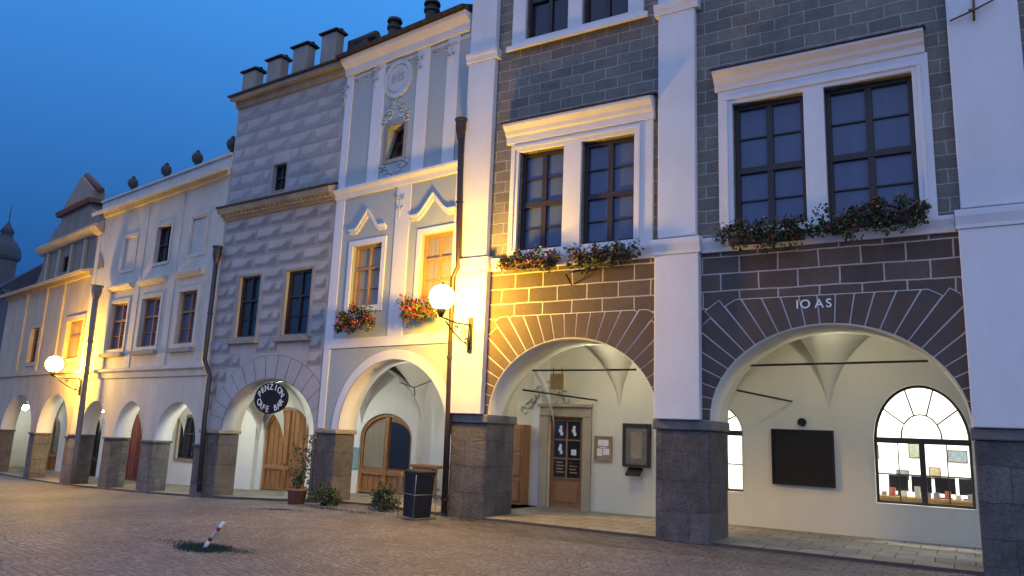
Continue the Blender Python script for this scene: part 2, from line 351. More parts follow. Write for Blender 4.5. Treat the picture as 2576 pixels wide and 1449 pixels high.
def ring(H,A,n,L1,L2,lo,hi,ztop,m_b,m_j,gap=.012,v=-.012,name="voussoirs"):
    mb=MB(); uc=(A['u0']+A['u1'])/2; a=(A['u1']-A['u0'])/2; b=A['zc']-A['zs']; zs=A['zs']
    def pt(th,L):
        c,s=math.cos(th),math.sin(th); x=uc-a*c; z=zs+b*s; dx,dz=-c,s; l=L
        if dx<-1e-6: l=min(l,(lo-x)/dx)
        if dx>1e-6: l=min(l,(hi-x)/dx)
        if dz>1e-6: l=min(l,(ztop-z)/dz)
        return (x+dx*max(l,0),z+dz*max(l,0))
    for i in range(n):
        t0=math.pi*i/n; t1=math.pi*(i+1)/n; L=L1 if i%2 else L2
        for (s0,s1,vv,mi,ext) in ((t0,t1,v/3,1,gap*1.6),(t0+gap/a,t1-gap/a,v,0,0)):
            K=4; inn=[pt(s0+(s1-s0)*k/K,.0 if mi else gap*1.0) for k in range(K+1)]
            out=[pt(s0+(s1-s0)*k/K,L+ext) for k in range(K+1)]
            if mi==0: out=[(p[0],min(p[1],ztop-gap*1.6)) for p in out]
            if abs(out[0][0]-inn[0][0])+abs(out[0][1]-inn[0][1])+abs(out[K][0]-inn[K][0])+abs(out[K][1]-inn[K][1])<.12: continue
            mb.add([(p[0],vv,p[1]) for p in inn+out],[(k,k+1,K+2+k,K+1+k) for k in range(K)],mi)
    return mb.obj(name,H.g,[m_b,m_j])
def lining(H,A,t,mat,th=.012):
    a=arcpts(A); b=arcpts(A,k=-th)
    vs=[(p[0],-.002,p[1]) for p in a]+[(p[0],-.002,p[1]) for p in b]+[(p[0],t+.003,p[1]) for p in a]+[(p[0],t+.003,p[1]) for p in b]
    n=len(a); fs=[]
    for i in range(n-1): fs+=[(i,i+1,n+i+1,n+i),(n+i,n+i+1,3*n+i+1,3*n+i),(2*n+i,2*n+i+1,3*n+i+1,3*n+i)]
    return MB().add(vs,fs,0,True).obj("arch_soffit",H.g,mat)
def leaves(mb,c,rad,n,size,mats=(0,)):
    for i in range(n):
        while True:
            p=Vector((R(-1,1),R(-1,1),R(-1,1)))
            if p.length<1: break
        p=Vector((c[0]+p.x*rad[0],c[1]+p.y*rad[1],c[2]+p.z*rad[2]))
        a=Vector((R(-1,1),R(-1,1),R(-1,1))).normalized(); b=a.cross(Vector((R(-1,1),R(-1,1),R(-1,1)))).normalized(); s=size*R(.6,1.3)
        mb.add([p-a*s,p-b*s*.6,p+a*s,p+b*s*.6],[(0,1,2,3)],random.choice(mats))
# =============== GROUND ===============
xs=[-900,-300,-120,-80,-60,-50,-44,-40]+[-38+i for i in range(0,30)]+[-8,-4,0,4,8,14,30,60,150,400,900]
ys=[-900,-300,-80,-30,-10,0,2,4,6,8,10,12,14,16,20,26,40,80,200,900]
mb=MB(); mb.add([(x,y,gz(x)) for x in xs for y in ys],[(i*len(ys)+j,(i+1)*len(ys)+j,(i+1)*len(ys)+j+1,i*len(ys)+j+1) for i in range(len(xs)-1) for j in range(len(ys)-1)],0,True)
mb.obj("ground",None,cobbles("granite_cobbles"),kind="structure")
# band of larger setts along the arcade
sett=bricks("large_granite_setts",(.16,.145,.14),(.25,.225,.21),(.07,.062,.055),.3,.19,.014,bump=1.0,xy=('X','Y'),distort=.03,var=.45,rough=.65)
mb=MB(); ua,ub=-8.3,3.2; pts=[]
for i in range(47):
    u=ua+(ub-ua)*i/46; pts+= [(u,D-1.25+.07*math.sin(i*1.9)+R(-.04,.04),.004),(u,D+.02,.004)]
mb.add(pts,[(2*i,2*i+2,2*i+3,2*i+1) for i in range(46)]); mb.obj("pavement",None,sett,kind="structure")
pave=bricks("arcade_paving",(.3,.27,.22),(.4,.36,.29),(.12,.1,.08),.5,.5,.012,bump=.4,xy=('X','Y'),var=.3)
# =============== BRICK HOUSE ===============
H=HB; T=1.0; BV=2.85; uL=H.uL
zs=H.z(1130,1049,1650,1050,1835,1054)
A1=arch(H,1228,1655,1049,1420,850,zs=zs); A2=arch(H,1787,2447,1052,2110,813,zs=zs)
P1=[H.u(1140,850),H.u(1228,850)]; P2=[H.u(1653,850),H.u(1766,850)]; P3=[H.u(2430,850),H.u(2430,850)+.98]
P1[0]=uL
zb0=H.z(1765,640,2425,572,1240,692); zb1=H.z(1765,608,2400,535,1240,658)
ztop=12.5
dd=P3[1]-P2[1]; uR=A2['u0']+dd+.1; H.uR=uR; H.br=uR
arcade_wall(H,uL,uR,[A1,A2],zs,zb0,[],T,blk_low,"lower_wall")
piers(H,[(uL,A1['u0']),(A1['u1']-.03,A2['u0']),(A2['u1'],uR)],zs,T)
for A in (A1,A2): lining(H,A,T,cream_in)
ring(H,A1,25,.86,.74,P1[1],P2[0],A1['zc']+.45,vous,jointp,gap=.0085,v=-.008)
ring(H,A2,27,.92,.78,P2[1],P3[0],A2['zc']+.45,vous,jointp,gap=.0085,v=-.008)
w1=H.rect(1312,1425,388,628,v=.1); w2=H.rect(1470,1603,345,600,v=.1); w3=H.rect(1850,2030,262,550,v=.1); w4=H.rect(2080,2305,200,510,v=.1)
za=(w1[3]+w2[3])/2; w1[3]=w2[3]=za; zb=(w3[3]+w4[3])/2; w3[3]=w4[3]=zb
for w in (w1,w2,w3,w4): w[2]=zb1+.12
t1=H.rect(1330,1435,-150,92); t2=H.rect(1470,1585,-200,47); zt=(t1[2]+t2[2])/2; t1[2]=t2[2]=zt; t1[3]=t2[3]=zt+1.9
MB().panel([(uL,zb0+.002),(uR,zb0+.002),(uR,ztop),(uL,ztop)],[rh(w) for w in (w1,w2,w3,w4,t1,t2)],0,.5).obj("upper_wall",H.g,blk_up)
body(H,4.2,ztop,whiteold)
MB().prof([(-.4,ztop),(-.4,ztop+.1),(4.5,ztop+3.5),(9.5,ztop+.1),(9.5,ztop)],uL,uR).obj("roof",H.g,tile)
for w in (w1,w2,w3,w4): window(H,w,.16,glass_b,dark_wood,2,((.47,.1),),.075,.1,thin=(.23,.73))
for w in (t1,t2): window(H,w,.14,glass_d,dark_wood,2,((.47,.08),),.06,.08)
for (x0,x1,xm,yt,wa,wb,hx0,hx1,hy) in ((1283,1642,1462,332,w1,w2,1268,1637,272),(1808,2350,2070,182,w3,w4,1790,2325,120)):
    o=H.rect(x0,x1,yt,600,v=-.06); o[3]=H.z(xm,yt,v=-.06); hu0,hu1=H.u(hx0,hy,-.25),H.u(hx1,hy,-.25); hz=H.z((hx0+hx1)/2,hy,v=-.28)
    MB().panel([(o[0],zb1+.004),(o[1],zb1+.004),(o[1],o[3]),(o[0],o[3])],[rh(wa),rh(wb)],-.07,-.001).obj("window_surround",H.g,white,bevel=.006)
    q=.07; mb=MB(); zt_=wa[3]+q
    mb.box(wa[0]-q-.05,wb[1]+q+.05,-.1,-.0705,zt_-.0,zt_+.06); mb.box(wa[0]-q-.05,wa[0]-q,-.1,-.0705,wa[2],zt_-.002); mb.box(wb[1]+q,wb[1]+q+.05,-.1,-.0705,wa[2],zt_-.002); mb.obj("architrave",H.g,white,bevel=.006)
    z=o[3]; k=max(.12,hz-z)
    MB().prof([(-.001,z+.002),(-.1,z+.002),(-.11,z+k*.35),(-.16,z+k*.42),(-.18,z+k*.6),(-.28,z+k*.8),(-.28,z+k*.95),(-.24,z+k*.98),(-.001,hz+.08)],hu0,hu1).obj("window_hood",H.g,white,bevel=.006)
    MB().prof([(-.001,hz+.084),(-.24,hz+.0),(-.3,hz-.02),(-.31,hz+.0),(-.24,hz+.035),(-.001,hz+.125)],hu0-.03,hu1+.03).obj("hood_tiles",H.g,tile)
mb=MB().panel([(t1[0]-.3,t1[2]-.15),(t2[1]+.3,t1[2]-.15),(t2[1]+.3,t1[3]+.3),(t1[0]-.3,t1[3]+.3)],[rh(t1),rh(t2)],-.08,-.001); mb.box(t1[0]-.4,t2[1]+.4,-.14,-.084,t1[2]-.2,t1[2]-.1); mb.obj("window_surround",H.g,white,bevel=.006)
zc=H.z(1222,150)
for k,(a,b) in enumerate((P1,P2,P3)):
    mb=MB(); mb.box(a,b,-.16,-.001,zs+.002,zb0-.0); mb.obj("pilaster",H.g,white,bevel=.015)
    i=.05; MB().box(a+(i if k!=0 else .02),b-i,-.14,-.001,zb1+.07,zc-.1).obj("pilaster",H.g,white,bevel=.015); MB().box(a+i,b-i,-.16,-.001,zc+.12,ztop).obj("pilaster",H.g,white,bevel=.015)
    MB().prof([(-.001,zb0+.002),(-.18,zb0+.002),(-.18,zb0+.06),(-.215,zb1-.06),(-.215,zb1+.03),(-.001,zb1+.065)],a-.03,b+.03).obj("moulding",H.g,white,bevel=.006)
    MB().prof([(-.001,zc-.098),(-.17,zc-.098),(-.18,zc+.0),(-.21,zc+.04),(-.21,zc+.1),(-.001,zc+.118)],a-.02,b+.02).obj("moulding",H.g,white,bevel=.006)
for a,b in ((P1[1]+.035,P2[0]-.035),(P2[1]+.035,P3[0]-.035),(P3[1]+.035,uR)):
    MB().prof([(-.001,zb0+.002),(-.05,zb0+.002),(-.06,zb0+.06),(-.11,zb1-.06),(-.11,zb1),(-.001,zb1+.002)],a,b).obj("sill_band",H.g,white,bevel=.005)
ti=H.uz(2042,765,-.02)
for ch,dx in (("I",-.2),("O",-.09),("A",.1),("S",.23)): text(ch,.19,whitep,H.g,(ti[0]+dx*1.05,-.016,ti[1]))
for (a,b,va,vb) in (((1305,932),(1600,930),.9,.9),((1865,920),(2335,908),.9,.9),((1310,980),(1502,1007),1.1,2.8),((1855,982),(1992,1010),1.2,2.8)):
    p=H.uz(*a,va); q=H.uz(*b,vb); MB().tube([(p[0],va,p[1]),(q[0],vb,q[1])],.018).obj("tie_rod",H.g,iron)
floor(H,uL-.3,uR,.0,BV+.1,.05,pave)
vault(H,[H.bl-.5,H.u(1558,1040,BV),H.u(1830,1040,BV),H.u(2085,1040,BV),H.u(2570,1040,BV),uR+.3],T-.02,BV+.02,zs-.02,A2['zc']+.42,cream_in)
def bwrect(x0,x1,y0,y1): return HB.rect(x0,x1,y0,y1,v=HB.BV)
dr=bwrect(1378,1466,1048,1283); dr[2]=.05; H.holes.append([(dr[0],-1.4),(dr[1],-1.4),(dr[1],dr[3]),(dr[0],dr[3])])
aw=dict(u0=H.u(2197,1100,BV),u1=H.u(2443,1100,BV),zs=H.z(2197,1108,2440,1112,v=BV),zc=H.z(2310,968,v=BV)); awb=H.z(2320,1273,v=BV)
as_=dict(u0=H.u(1700,1100,BV),u1=H.u(1868,1100,BV),zs=H.z(1868,1090,v=BV),zc=H.z(1868,1090,v=BV)+.6); asb=H.z(1850,1237,v=BV)
H.holes+=[archhole(aw,awb),archhole(as_,asb)]
def archwin(A,zb,v,matf,nspoke=5):
    mb=MB(); uc=(A['u0']+A['u1'])/2; a=(A['u1']-A['u0'])/2; b=A['zc']-A['zs']; w=.045
    B=dict(u0=A['u0']+w,u1=A['u1']-w,zs=A['zs'],zc=A['zc']-w); mb.panel(archhole(A,zb),[archhole(B,zb+w)],v,v+.06)
    mb.box(A['u0']+w,A['u1']-w,v-.02,v+.05,A['zs']-.05,A['zs']+.05); mb.box(uc-.045,uc+.045,v-.015,v+.05,zb+w,A['zs']-.05)
    for k in (.25,.75): mb.box(uc-a+2*a*k-.01,uc-a+2*a*k+.01,v+.01,v+.04,zb+w,A['zs']-.05)
    h=A['zs']-zb; mb.box(A['u0']+w,A['u1']-w,v+.012,v+.038,zb+h*.45,zb+h*.45+.025)
    n=14; r=.42
    mb.tube([(uc-a*r*math.cos(math.pi*i/n),v+.02,A['zs']+.05+b*r*math.sin(math.pi*i/n)) for i in range(n+1)],.016,n=6)
    for i in range(1,nspoke):
        t=math.pi*i/nspoke; mb.tube([(uc-a*r*math.cos(t),v+.02,A['zs']+.05+b*r*math.sin(t)),(uc-(a-.02)*math.cos(t),v+.02,A['zs']+(b-.02)*math.sin(t))],.016,n=6)
    return mb.obj("arched_window",H.g,matf)
archwin(aw,awb,BV+.12,dark_wood); archwin(as_,asb,BV+.12,dark_wood)
ra,rb=as_['u0']-.3,uR-.1
roomw=plaster("office_wall_paint",(.84,.84,.8),.03,stain=.03)
mb=MB(); v0,v1=BV+.41,BV+3.2; z0,z1=.1,3.7
mb.add([(ra,v0,z0),(rb,v0,z0),(rb,v1,z0),(ra,v1,z0),(ra,v0,z1),(rb,v0,z1),(rb,v1,z1),(ra,v1,z1)],[(0,1,2,3),(4,5,6,7),(2,3,7,6),(0,3,7,4),(1,2,6,5)]); mb.obj("room",H.g,roomw)
MB().box(ra+.5,rb-.5,v0+.8,v0+1.1,z1-.08,z1-.02).obj("ceiling_light",H.g,room_e)
desk=MB(); desk.box(aw['u0']-.3,aw['u1']+.4,v0+.15,v0+.8,awb+.06,awb+.1); desk.box(aw['u0']-.2,aw['u0']-.15,v0+.2,v0+.75,.1,awb+.06); desk.box(aw['u1']+.3,aw['u1']+.35,v0+.2,v0+.75,.1,awb+.06); desk.box(aw['u0']-.15,aw['u1']+.3,v0+.7,v0+.72,.3,awb+.058); desk.obj("desk",None,lt_wood,M=H.M,label="light wooden office desk behind the arched window",category="desk")
for k in range(4):
    uq=aw['u0']+.3+k*(aw['u1']-aw['u0']-.3)/3.2; zq=awb+.1
    mb=MB(); mb.box(uq-.16,uq+.16,v0+.42,v0+.46,zq+.08,zq+.36); mb.box(uq-.02,uq+.02,v0+.44,v0+.47,zq+.02,zq+.1); mb.box(uq-.1,uq+.1,v0+.36,v0+.52,zq,zq+.02)
    mb.obj("computer_monitor",None,blackp,M=H.M,label="black computer monitor standing on the office desk",category="monitor",group="monitors on the office desk")
for k in range(14):
    uq=aw['u0']-.1+k*.17+R(-.04,.04); zq=awb+.101; h=R(.05,.2); mb=MB()
    a=R(.03,.06); mb.prof([(v0+.2,zq),(v0+.2,zq+h),(v0+.3,zq+h*R(.7,1)),(v0+.34,zq)],uq-a,uq+a); mb.obj("desk_item",None,[simple("desk_item_%d"%k,random.choice(((.6,.6,.55),(.1,.2,.35),(.5,.15,.1),(.3,.3,.3),(.7,.6,.3))))],M=H.M,label="small stationery item or box on the desk",category="stationery",group="stationery on the office desk")
for k,(du,dz,w,h) in enumerate(((.45,.95,.26,.34),(1.15,.9,.36,.25),(1.75,1.0,.24,.22),(1.6,.6,.2,.24),(.2,.5,.24,.2),(2.4,.9,.26,.34),(-.35,.9,.24,.3),(-.8,.7,.28,.36),(.8,.55,.22,.24))):
    mb=MB(); uq=aw['u0']+du-.1; mb.box(uq,uq+w,v1-.03,v1-.002,awb+dz-.2,awb+dz+h-.2,0); mb.box(uq+.02,uq+w-.02,v1-.034,v1-.0305,awb+dz-.18,awb+dz+h-.22,1)
    mb.obj("framed_picture",None,[simple("pic_frame%d"%k,(.05,.04,.035)),simple("pic_face%d"%k,((.14,.17,.14),(.1,.13,.17),(.2,.17,.1))[k%3],sc=14,var=.6)],M=H.M,label="small framed picture on the office wall",category="picture",group="framed pictures in the office")
nb=bwrect(1943,2100,1081,1222)
mb=MB(); mb.box(nb[0],nb[1],BV-.06,BV-.002,nb[2],nb[3],0); frame(mb,[nb[0]+.03,nb[1]-.03,nb[2]+.03,nb[3]-.03],.028,BV-.075,BV-.062,1); mb.obj("notice_board",None,[simple("matt_black_board",(.006,.006,.007),.8),iron],M=H.M,label="black rectangular board on the cream arcade wall",category="notice board")
c=H.uz(2018,1062,BV); mb=MB(); n=24
mb.add([(c[0]+.075*math.cos(2*math.pi*k/n),v,c[1]+.075*math.sin(2*math.pi*k/n)) for v in (BV-.05,BV-.002) for k in range(n)],[tuple(range(n))]+[(k,(k+1)%n,n+(k+1)%n,n+k) for k in range(n)]); mb.tube([(c[0]+.05*math.cos(t*.3),BV-.055,c[1]+.05*math.sin(t*.3)) for t in range(22)],.008)
mb.obj("wall_speaker",None,iron,M=H.M,label="small round black fitting above the black board",category="speaker")
# shop door
d=MB().box(dr[0],dr[1],BV+.1,BV+.16,dr[2],dr[3]).obj("door",H.g,mid_wood)
gl=[dr[0]+.1,dr[1]-.1,dr[2]+(dr[3]-dr[2])*.33,dr[3]-.1]
MB().box(gl[0],gl[1],BV+.085,BV+.098,gl[2],gl[3]).obj("glass",d,glass_d)
mb=MB(); uc=(gl[0]+gl[1])/2; mb.box(uc-.018,uc+.018,BV+.06,BV+.083,gl[2],gl[3])
for k in (1,2): z=gl[2]+(gl[3]-gl[2])*k/3; mb.box(gl[0],gl[1],BV+.063,BV+.0835,z-.015,z+.015)
frame(mb,gl,.03,BV+.07,BV+.098); mb.box(dr[0]+.15,dr[1]-.15,BV+.08,BV+.098,dr[2]+.12,gl[2]-.15); mb.obj("glazing_bars",d,mid_wood)
mb=MB(); gw=(gl[1]-gl[0])/2; gh=(gl[3]-gl[2])/3
for (i,j) in ((0,2),(1,2),(0,1)):
    cx=gl[0]+gw*(i+.5); cz=gl[2]+gh*(j+.5)
    for (dx,dz,rx) in ((0,.07,.036),(-.01,0,.046),(.02,-.07,.038)):
        mb.add([(cx+dx+rx*math.cos(2*math.pi*k/12),BV+.08-dz*.01,cz+dz+rx*1.1*math.sin(2*math.pi*k/12)) for k in range(12)],[tuple(range(12))])
mb.box(gl[0]+gw+.1,gl[0]+gw+.22,BV+.078,BV+.082,gl[2]+gh*1.2,gl[2]+gh*1.5)
mb.obj("sticker",d,whitep)
mb=MB()
for i in (0,1):
    for q in range(4): x=gl[0]+gw*i+.07; mb.box(x,x+gw-.14-.03*(q%2),BV+.079,BV+.083,gl[2]+gh*(.25+.17*q),gl[2]+gh*(.25+.17*q)+.022)
mb.obj("gold_lettering",d,gold)
mb=MB(); mb.tube([(dr[1]-.12,BV+.04,dr[2]+.95),(dr[1]-.3,BV+.03,dr[2]+.95)],.015); mb.obj("handle",d,iron)
mb=MB(); q=[dr[0],dr[1],dr[2]-.3,dr[3]]; frame(mb,q,.2,BV-.06,BV-.002,bottom=False); mb.box(q[0]-.24,q[1]+.24,BV-.12,BV-.003,q[3]+.202,q[3]+.27); mb.obj("door_surround",H.g,plaster("pale_door_stone",(.5,.42,.3),.15,bump=.4),bevel=.01)
c=H.uz(1385,1003,BV); mb=MB()
mb.panel([(c[0]+x*.2,c[1]+z*.24) for x,z in ((-1,.8),(0,1.1),(1,.8),(.9,-.2),(.5,-.8),(0,-1.1),(-.5,-.8),(-.9,-.2))],[],BV-.07,BV-.002)
for sgn in (-1,1):
    for k in range(5):
        a0=.25+.1*k; mb.tube([(c[0]+sgn*(a0+.12*math.cos(t*.5+k)*(1-t/12)),BV-.03,c[1]-.1*k+.18+.12*math.sin(t*.5+k)*(1-t/12)) for t in range(11)],.022,n=6)
mb.tube([(c[0]+.2*math.cos(t*.4),BV-.04,c[1]+.28+.1*math.sin(t*.4)) for t in range(17)],.025,n=6)
mb.obj("crest",H.g,plaster("crest_stucco",(.6,.58,.5),.1))
def board(name,r,v,th,m0,m1,lab,cat,ins=.05,kids=None):
    mb=MB(); frame(mb,[r[0]+ins,r[1]-ins,r[2]+ins,r[3]-ins],ins,v-th,v-.002,0); mb.box(r[0]+ins,r[1]-ins,v-th*.6,v-.003,r[2]+ins,r[3]-ins,1)
    for (a,b,c_,d_) in kids or ():
        W=r[1]-r[0]; Hh=r[3]-r[2]; mb.box(r[0]+W*a,r[0]+W*b,v-th*.6-.004,v-th*.6-.001,r[2]+Hh*c_,r[2]+Hh*d_,2)
    return mb.obj(name,None,[m0,m1,whitep if kids and len(kids)>3 else sandst],M=H.M,label=lab,category=cat)
board("poster_board",bwrect(1497,1541,1097,1160),BV,.05,lt_wood,sandst,"small framed wooden notice board with pinned sheets",'notice board',.03,[(.15,.45,.2,.5),(.5,.85,.25,.5),(.2,.8,.6,.85),(.3,.7,.52,.56)])
board("display_case",bwrect(1571,1638,1066,1175),BV,.12,dark_wood,simple("poster_face",(.18,.16,.12),sc=10,var=.5),"dark framed menu display case on the arcade wall",'display case',.05,[(.3,.7,.2,.8)])
r=bwrect(1582,1618,1180,1197); MB().prof([(BV-.2,r[2]),(BV-.2,r[2]+.03),(BV-.002,r[3]+.03),(BV-.002,r[3])],r[0],r[1]).obj("leaflet_shelf",None,dark_wood,M=H.M,label="small slanted wooden shelf under the display case",category="shelf")
s_=H.rect(1386,1419,940,980,v=.9); mb=MB(); mb.box(s_[0],s_[1],.88,.92,s_[2],s_[3],0); mb.tube([(s_[0]+.05,.9,s_[3]),(s_[0]+.05,.9,s_[3]+.12)],.008,1); mb.tube([(s_[1]-.05,.9,s_[3]),(s_[1]-.05,.9,s_[3]+.12)],.008,1)
mb.obj("hanging_sign",None,[gold,iron],M=H.M,label="small square ochre sign hanging from the tie rod",category="sign")
def arclamp(H,u,v,z,m,r=.07):
    mb=MB(); mb.sph((u,v,z),r,0,16,10); mb.lathe([(r*.5,r*.8),(r*.9,r*1.1),(r*.6,r*1.8),(.001,r*1.9)],(u,v,z),1,12)
    mb.obj("arcade_lamp",None,[m,iron],M=H.M,label="small glowing globe lamp under the arcade vault",category="lamp",group="arcade lamps")
arclamp(H,(A1['u0']+A1['u1'])/2,T+.16,A1['zc']+.14,arc_l,.078); arclamp(H,(A2['u0']+A2['u1'])/2,T+.16,A2['zc']+.14,arc_l,.058)
c=H.uz(1440,700); mb=MB(); mb.tube([(c[0]-.12,-.01,c[1]+.1),(c[0],-.3,c[1]+.03),(c[0]+.28,-.32,c[1]+.06)],.015); mb.tube([(c[0],-.02,c[1]-.12),(c[0],-.3,c[1]+.03)],.015); mb.tube([(c[0]+.28,-.01,c[1]+.1),(c[0]+.28,-.32,c[1]+.06)],.012); mb.obj("iron_bracket",H.g,iron)
c=H.uz(2448,28,-.2); mb=MB(); mb.tube([(c[0],-.2,c[1]-.15),(c[0]+.02,-.2,c[1]+.25)],.018); mb.tube([(c[0]-.3,-.2,c[1]-.08),(c[0],-.22,c[1]),(c[0]+.28,-.2,c[1]+.12)],.015); mb.tube([(c[0]-.05,-.2,c[1]+.03),(c[0]+.06,-.35,c[1]-.05)],.015); mb.obj("wall_anchor",H.g,simple("rusty_iron",(.12,.06,.04)))
# =============== flower boxes ===============
def flowerbox(H,r,v,n,lab,dens=1.0,red=.3):
    u0,u1,z0,z1=r
    mb=MB(); zt=z0+(z1-z0)*.5; mb.prof([(v-.04,zt-.14),(v-.07,zt),(v+.1,zt),(v+.08,zt-.14)],u0+.1,u1-.1)
    o=mb.obj("flower_box",None,terra,M=H.M,label=lab,category="flower box",group="flower boxes on the window sills")
    lf=MB(); fl=MB(); k=int(11*n); h=(z1-z0)
    for i in range(k):
        uu_=u0+(u1-u0)*(i+.5)/k+R(-.06,.06); e_=1-.35*abs(2*(i+.5)/k-1)**2; s1=R(.55,1.15)
        for q in range(2):
            zz=z0+h*(.48+R(-.46,.34)*e_*s1); rad=R(.05,.13)*min(1.3,h/.42); vv=v-.05+R(-.1,.04)
            leaves(lf,(uu_,vv,zz),(rad*1.1,rad*.8,rad),int(42*dens),.033,(0,1,1))
            leaves(fl,(uu_,vv-.04,zz+.02),(rad*1.2,rad,rad*1.1),int(42*dens*red*R(0,2)),.024,(0,0,1))
    lf.obj("foliage",o,[leaf,leafd],recalc=False); fl.obj("blossom",o,[redf,pinkf],recalc=False)
for (x0,x1,y0,y1,lab,rd) in ((1258,1406,622,688,"flower box with red geraniums on the lamplit sill",.2),(1436,1596,600,674,"flower box with trailing red geraniums under a window",.14),(1818,2040,544,630,"flower box with dark green foliage and red blooms",.1),(2072,2326,496,590,"full flower box of red geraniums below tall window",.1)):
    flowerbox(H,H.rect(x0,x1,y0,y1,v=-.2),-.2,(x1-x0)/110,lab,red=rd,dens=.9)
# =============== GREY-BLUE HOUSE ===============
H=HG; T=H.T; BV=H.BV; uL=H.uL; uR=H.uR
zs=H.z(848,1080)
A=arch(H,850,1124,1080,1000,903,zs=zs); A['u1']=min(A['u1'],-.12); AG=A
zt=H.z(1020,78,v=-.35)
w1=H.rect(884,957,618,772); w2=H.rect(1058,1142,583,748); zz=(w1[3]+w2[3])/2; w1[3]=w2[3]=zz; zz=(w1[2]+w2[2])/2; w1[2]=w2[2]=zz; w2[1]=min(w2[1],-.15)
w3=H.rect(974,1016,315,398)
arcade_wall(H,uL,uR,[A],zs,zt,[w1,w2,w3],T,green)
piers(H,[(uL,A['u0'])],zs,T,stone2,sandst,cap=.1)
body(H,zs+2.2,zt,whiteold); lining(H,A,T,white_in); floor(H,uL,uR+.1,0,BV+.1,.05,pave)
a=arcpts(A); b=arcpts(A,k=.2); b=[(max(min(p[0],uR-.02),uL+.02),p[1]) for p in b]; n=len(a)
MB().add([(p[0],-.02,p[1]) for p in a]+[(p[0],-.02,p[1]) for p in b]+[(p[0],-.001,p[1]) for p in b],[(i,i+1,n+i+1,n+i) for i in range(n-1)]+[(n+i,n+i+1,2*n+i+1,2*n+i) for i in range(n-1)]).obj("arch_trim",H.g,white)
zb=H.z(820,868,1125,852); zc_=H.z(855,488,1145,412,v=-.15)
MB().box(uL,uR-.0,-.03,-.001,zb-.09,zb+.12).obj("string_course",H.g,white,bevel=.005)
MB().prof([(-.001,zc_-.12),(-.06,zc_-.12),(-.08,zc_-.02),(-.15,zc_+.05),(-.15,zc_+.1),(-.001,zc_+.16)],uL,uR).obj("string_course",H.g,white)
MB().prof([(-.001,zt-.35),(-.08,zt-.35),(-.1,zt-.2),(-.25,zt-.08),(-.28,zt),(-.001,zt+.01)],uL,uR).obj("cornice",H.g,white)
MB().prof([(-.4,zt+.012),(-.4,zt+.07),(4.5,zt+2.3),(9,zt+.1),(9,zt+.012)],uL-.05,uR).obj("roof",H.g,tile)
def strip(u0,u1,z0,z1,v=-.025,m=white): MB().box(u0,u1,v,-.001,z0,z1).obj("pilaster",H.g,m,bevel=.005)
strip(uL,uL+.22,zs+.01,zb-.092); strip(uL,uL+.3,zb+.122,zc_-.122); strip(uR-.22,uR,zb+.122,zc_-.122)
um=(w1[1]+w2[0])/2; strip(um-.24,um+.2,zb+.122,zc_-.122)
for a_,b_ in ((935,966),(1043,1076),(1118,1150)): strip(H.u(a_,300),H.u(b_,260),zc_+.162,zt-.352)
strip(uL,uL+.25,zc_+.162,zt-.352)
for w,lab in ((w1,"casement window with pale curtains in white surround"),(w2,"casement window glowing in lamplight")):
    window(H,w,.14,glass_y,lt_wood,2,((.62,.05),),.06,.05,surr=(.13,.035,white),thin=(.3,),lab=lab)
for (cx,cy,xa,xb) in ((928,562,884,972),(1093,522,1036,1148)):
    c=H.uz(cx,cy); hw=(H.u(xb,cy)-H.u(xa,cy))/2; k=.42
    up=[(-1,-.28),(-.66,-.28),(-.5,-.12),(0,.72),(.5,-.12),(.66,-.28),(1,-.28)]
    pts=[(c[0]+x*hw,c[1]+z*k+.0) for x,z in up]; lo=[(p[0],p[1]-(.1 if abs(x)>.3 else .13)) for p,(x,_) in zip(reversed(pts),reversed(up))]
    mb=MB(); mb.panel(pts+lo,[],-.045,-.001); mb.panel([(p[0],p[1]+.025) for p in pts]+[(p[0],p[1]-.015) for p in reversed(pts)],[],-.085,-.0455); mb.obj("pediment",H.g,white)
window(H,w3,.3,glass_d,mid_wood,1,(),.05,.04)
mb=MB(); frame(mb,w3,.09,-.02,.01); mb.obj("surround",H.g,cornst)
cs=MB(); cw=w3[1]-w3[0]; frame(cs,[.04,cw-.05,.04,w3[3]-w3[2]-.04],.04,-.02,.02); cs.box(.04,cw-.05,-.012,.012,(w3[3]-w3[2])/2-.015,(w3[3]-w3[2])/2+.015); co=cs.obj("casement",H.g,dark_wood); co.location=(w3[0],.1,w3[2]); co.rotation_euler=(math.radians(-14),0,math.radians(-12))
st=plaster("stucco_ornament",(.68,.69,.67),.08)
def scroll(mb,cx,cz,r,sg,turns=1.4,th=.016,a0=0,v=-.012):
    mb.tube([(cx+sg*r*(1-t/22)*math.cos(a0+t*turns*2*math.pi/16),v,cz+r*(1-t/22)*math.sin(a0+t*turns*2*math.pi/16)) for t in range(17)],th,n=6)
c=H.uz(1003,198); mb=MB(); n=32
for ra_,rb_,vv in ((.36,.46,-.035),(0.001,.34,-.015)):
    mb.add([(c[0]+r_*math.cos(2*math.pi*k/n),v_,c[1]+r_*math.sin(2*math.pi*k/n)) for r_,v_ in ((ra_,vv),(rb_,vv),(rb_,-.001),(ra_,-.001)) for k in range(n)],[(j*n+k,j*n+(k+1)%n,((j+1)%4)*n+(k+1)%n,((j+1)%4)*n+k) for j in range(4) for k in range(n)])
mb.obj("medallion",H.g,st)
mb=MB()
for sg in (-1,1):
    scroll(mb,c[0]+sg*.2,c[1]-.85,.15,sg); scroll(mb,c[0]+sg*.38,c[1]-1.02,.12,sg,a0=1); scroll(mb,c[0]+sg*.12,c[1]-.62,.08,sg)
mb.obj("stucco_ornament",H.g,st); mb=MB(); c2=H.uz(988,425)
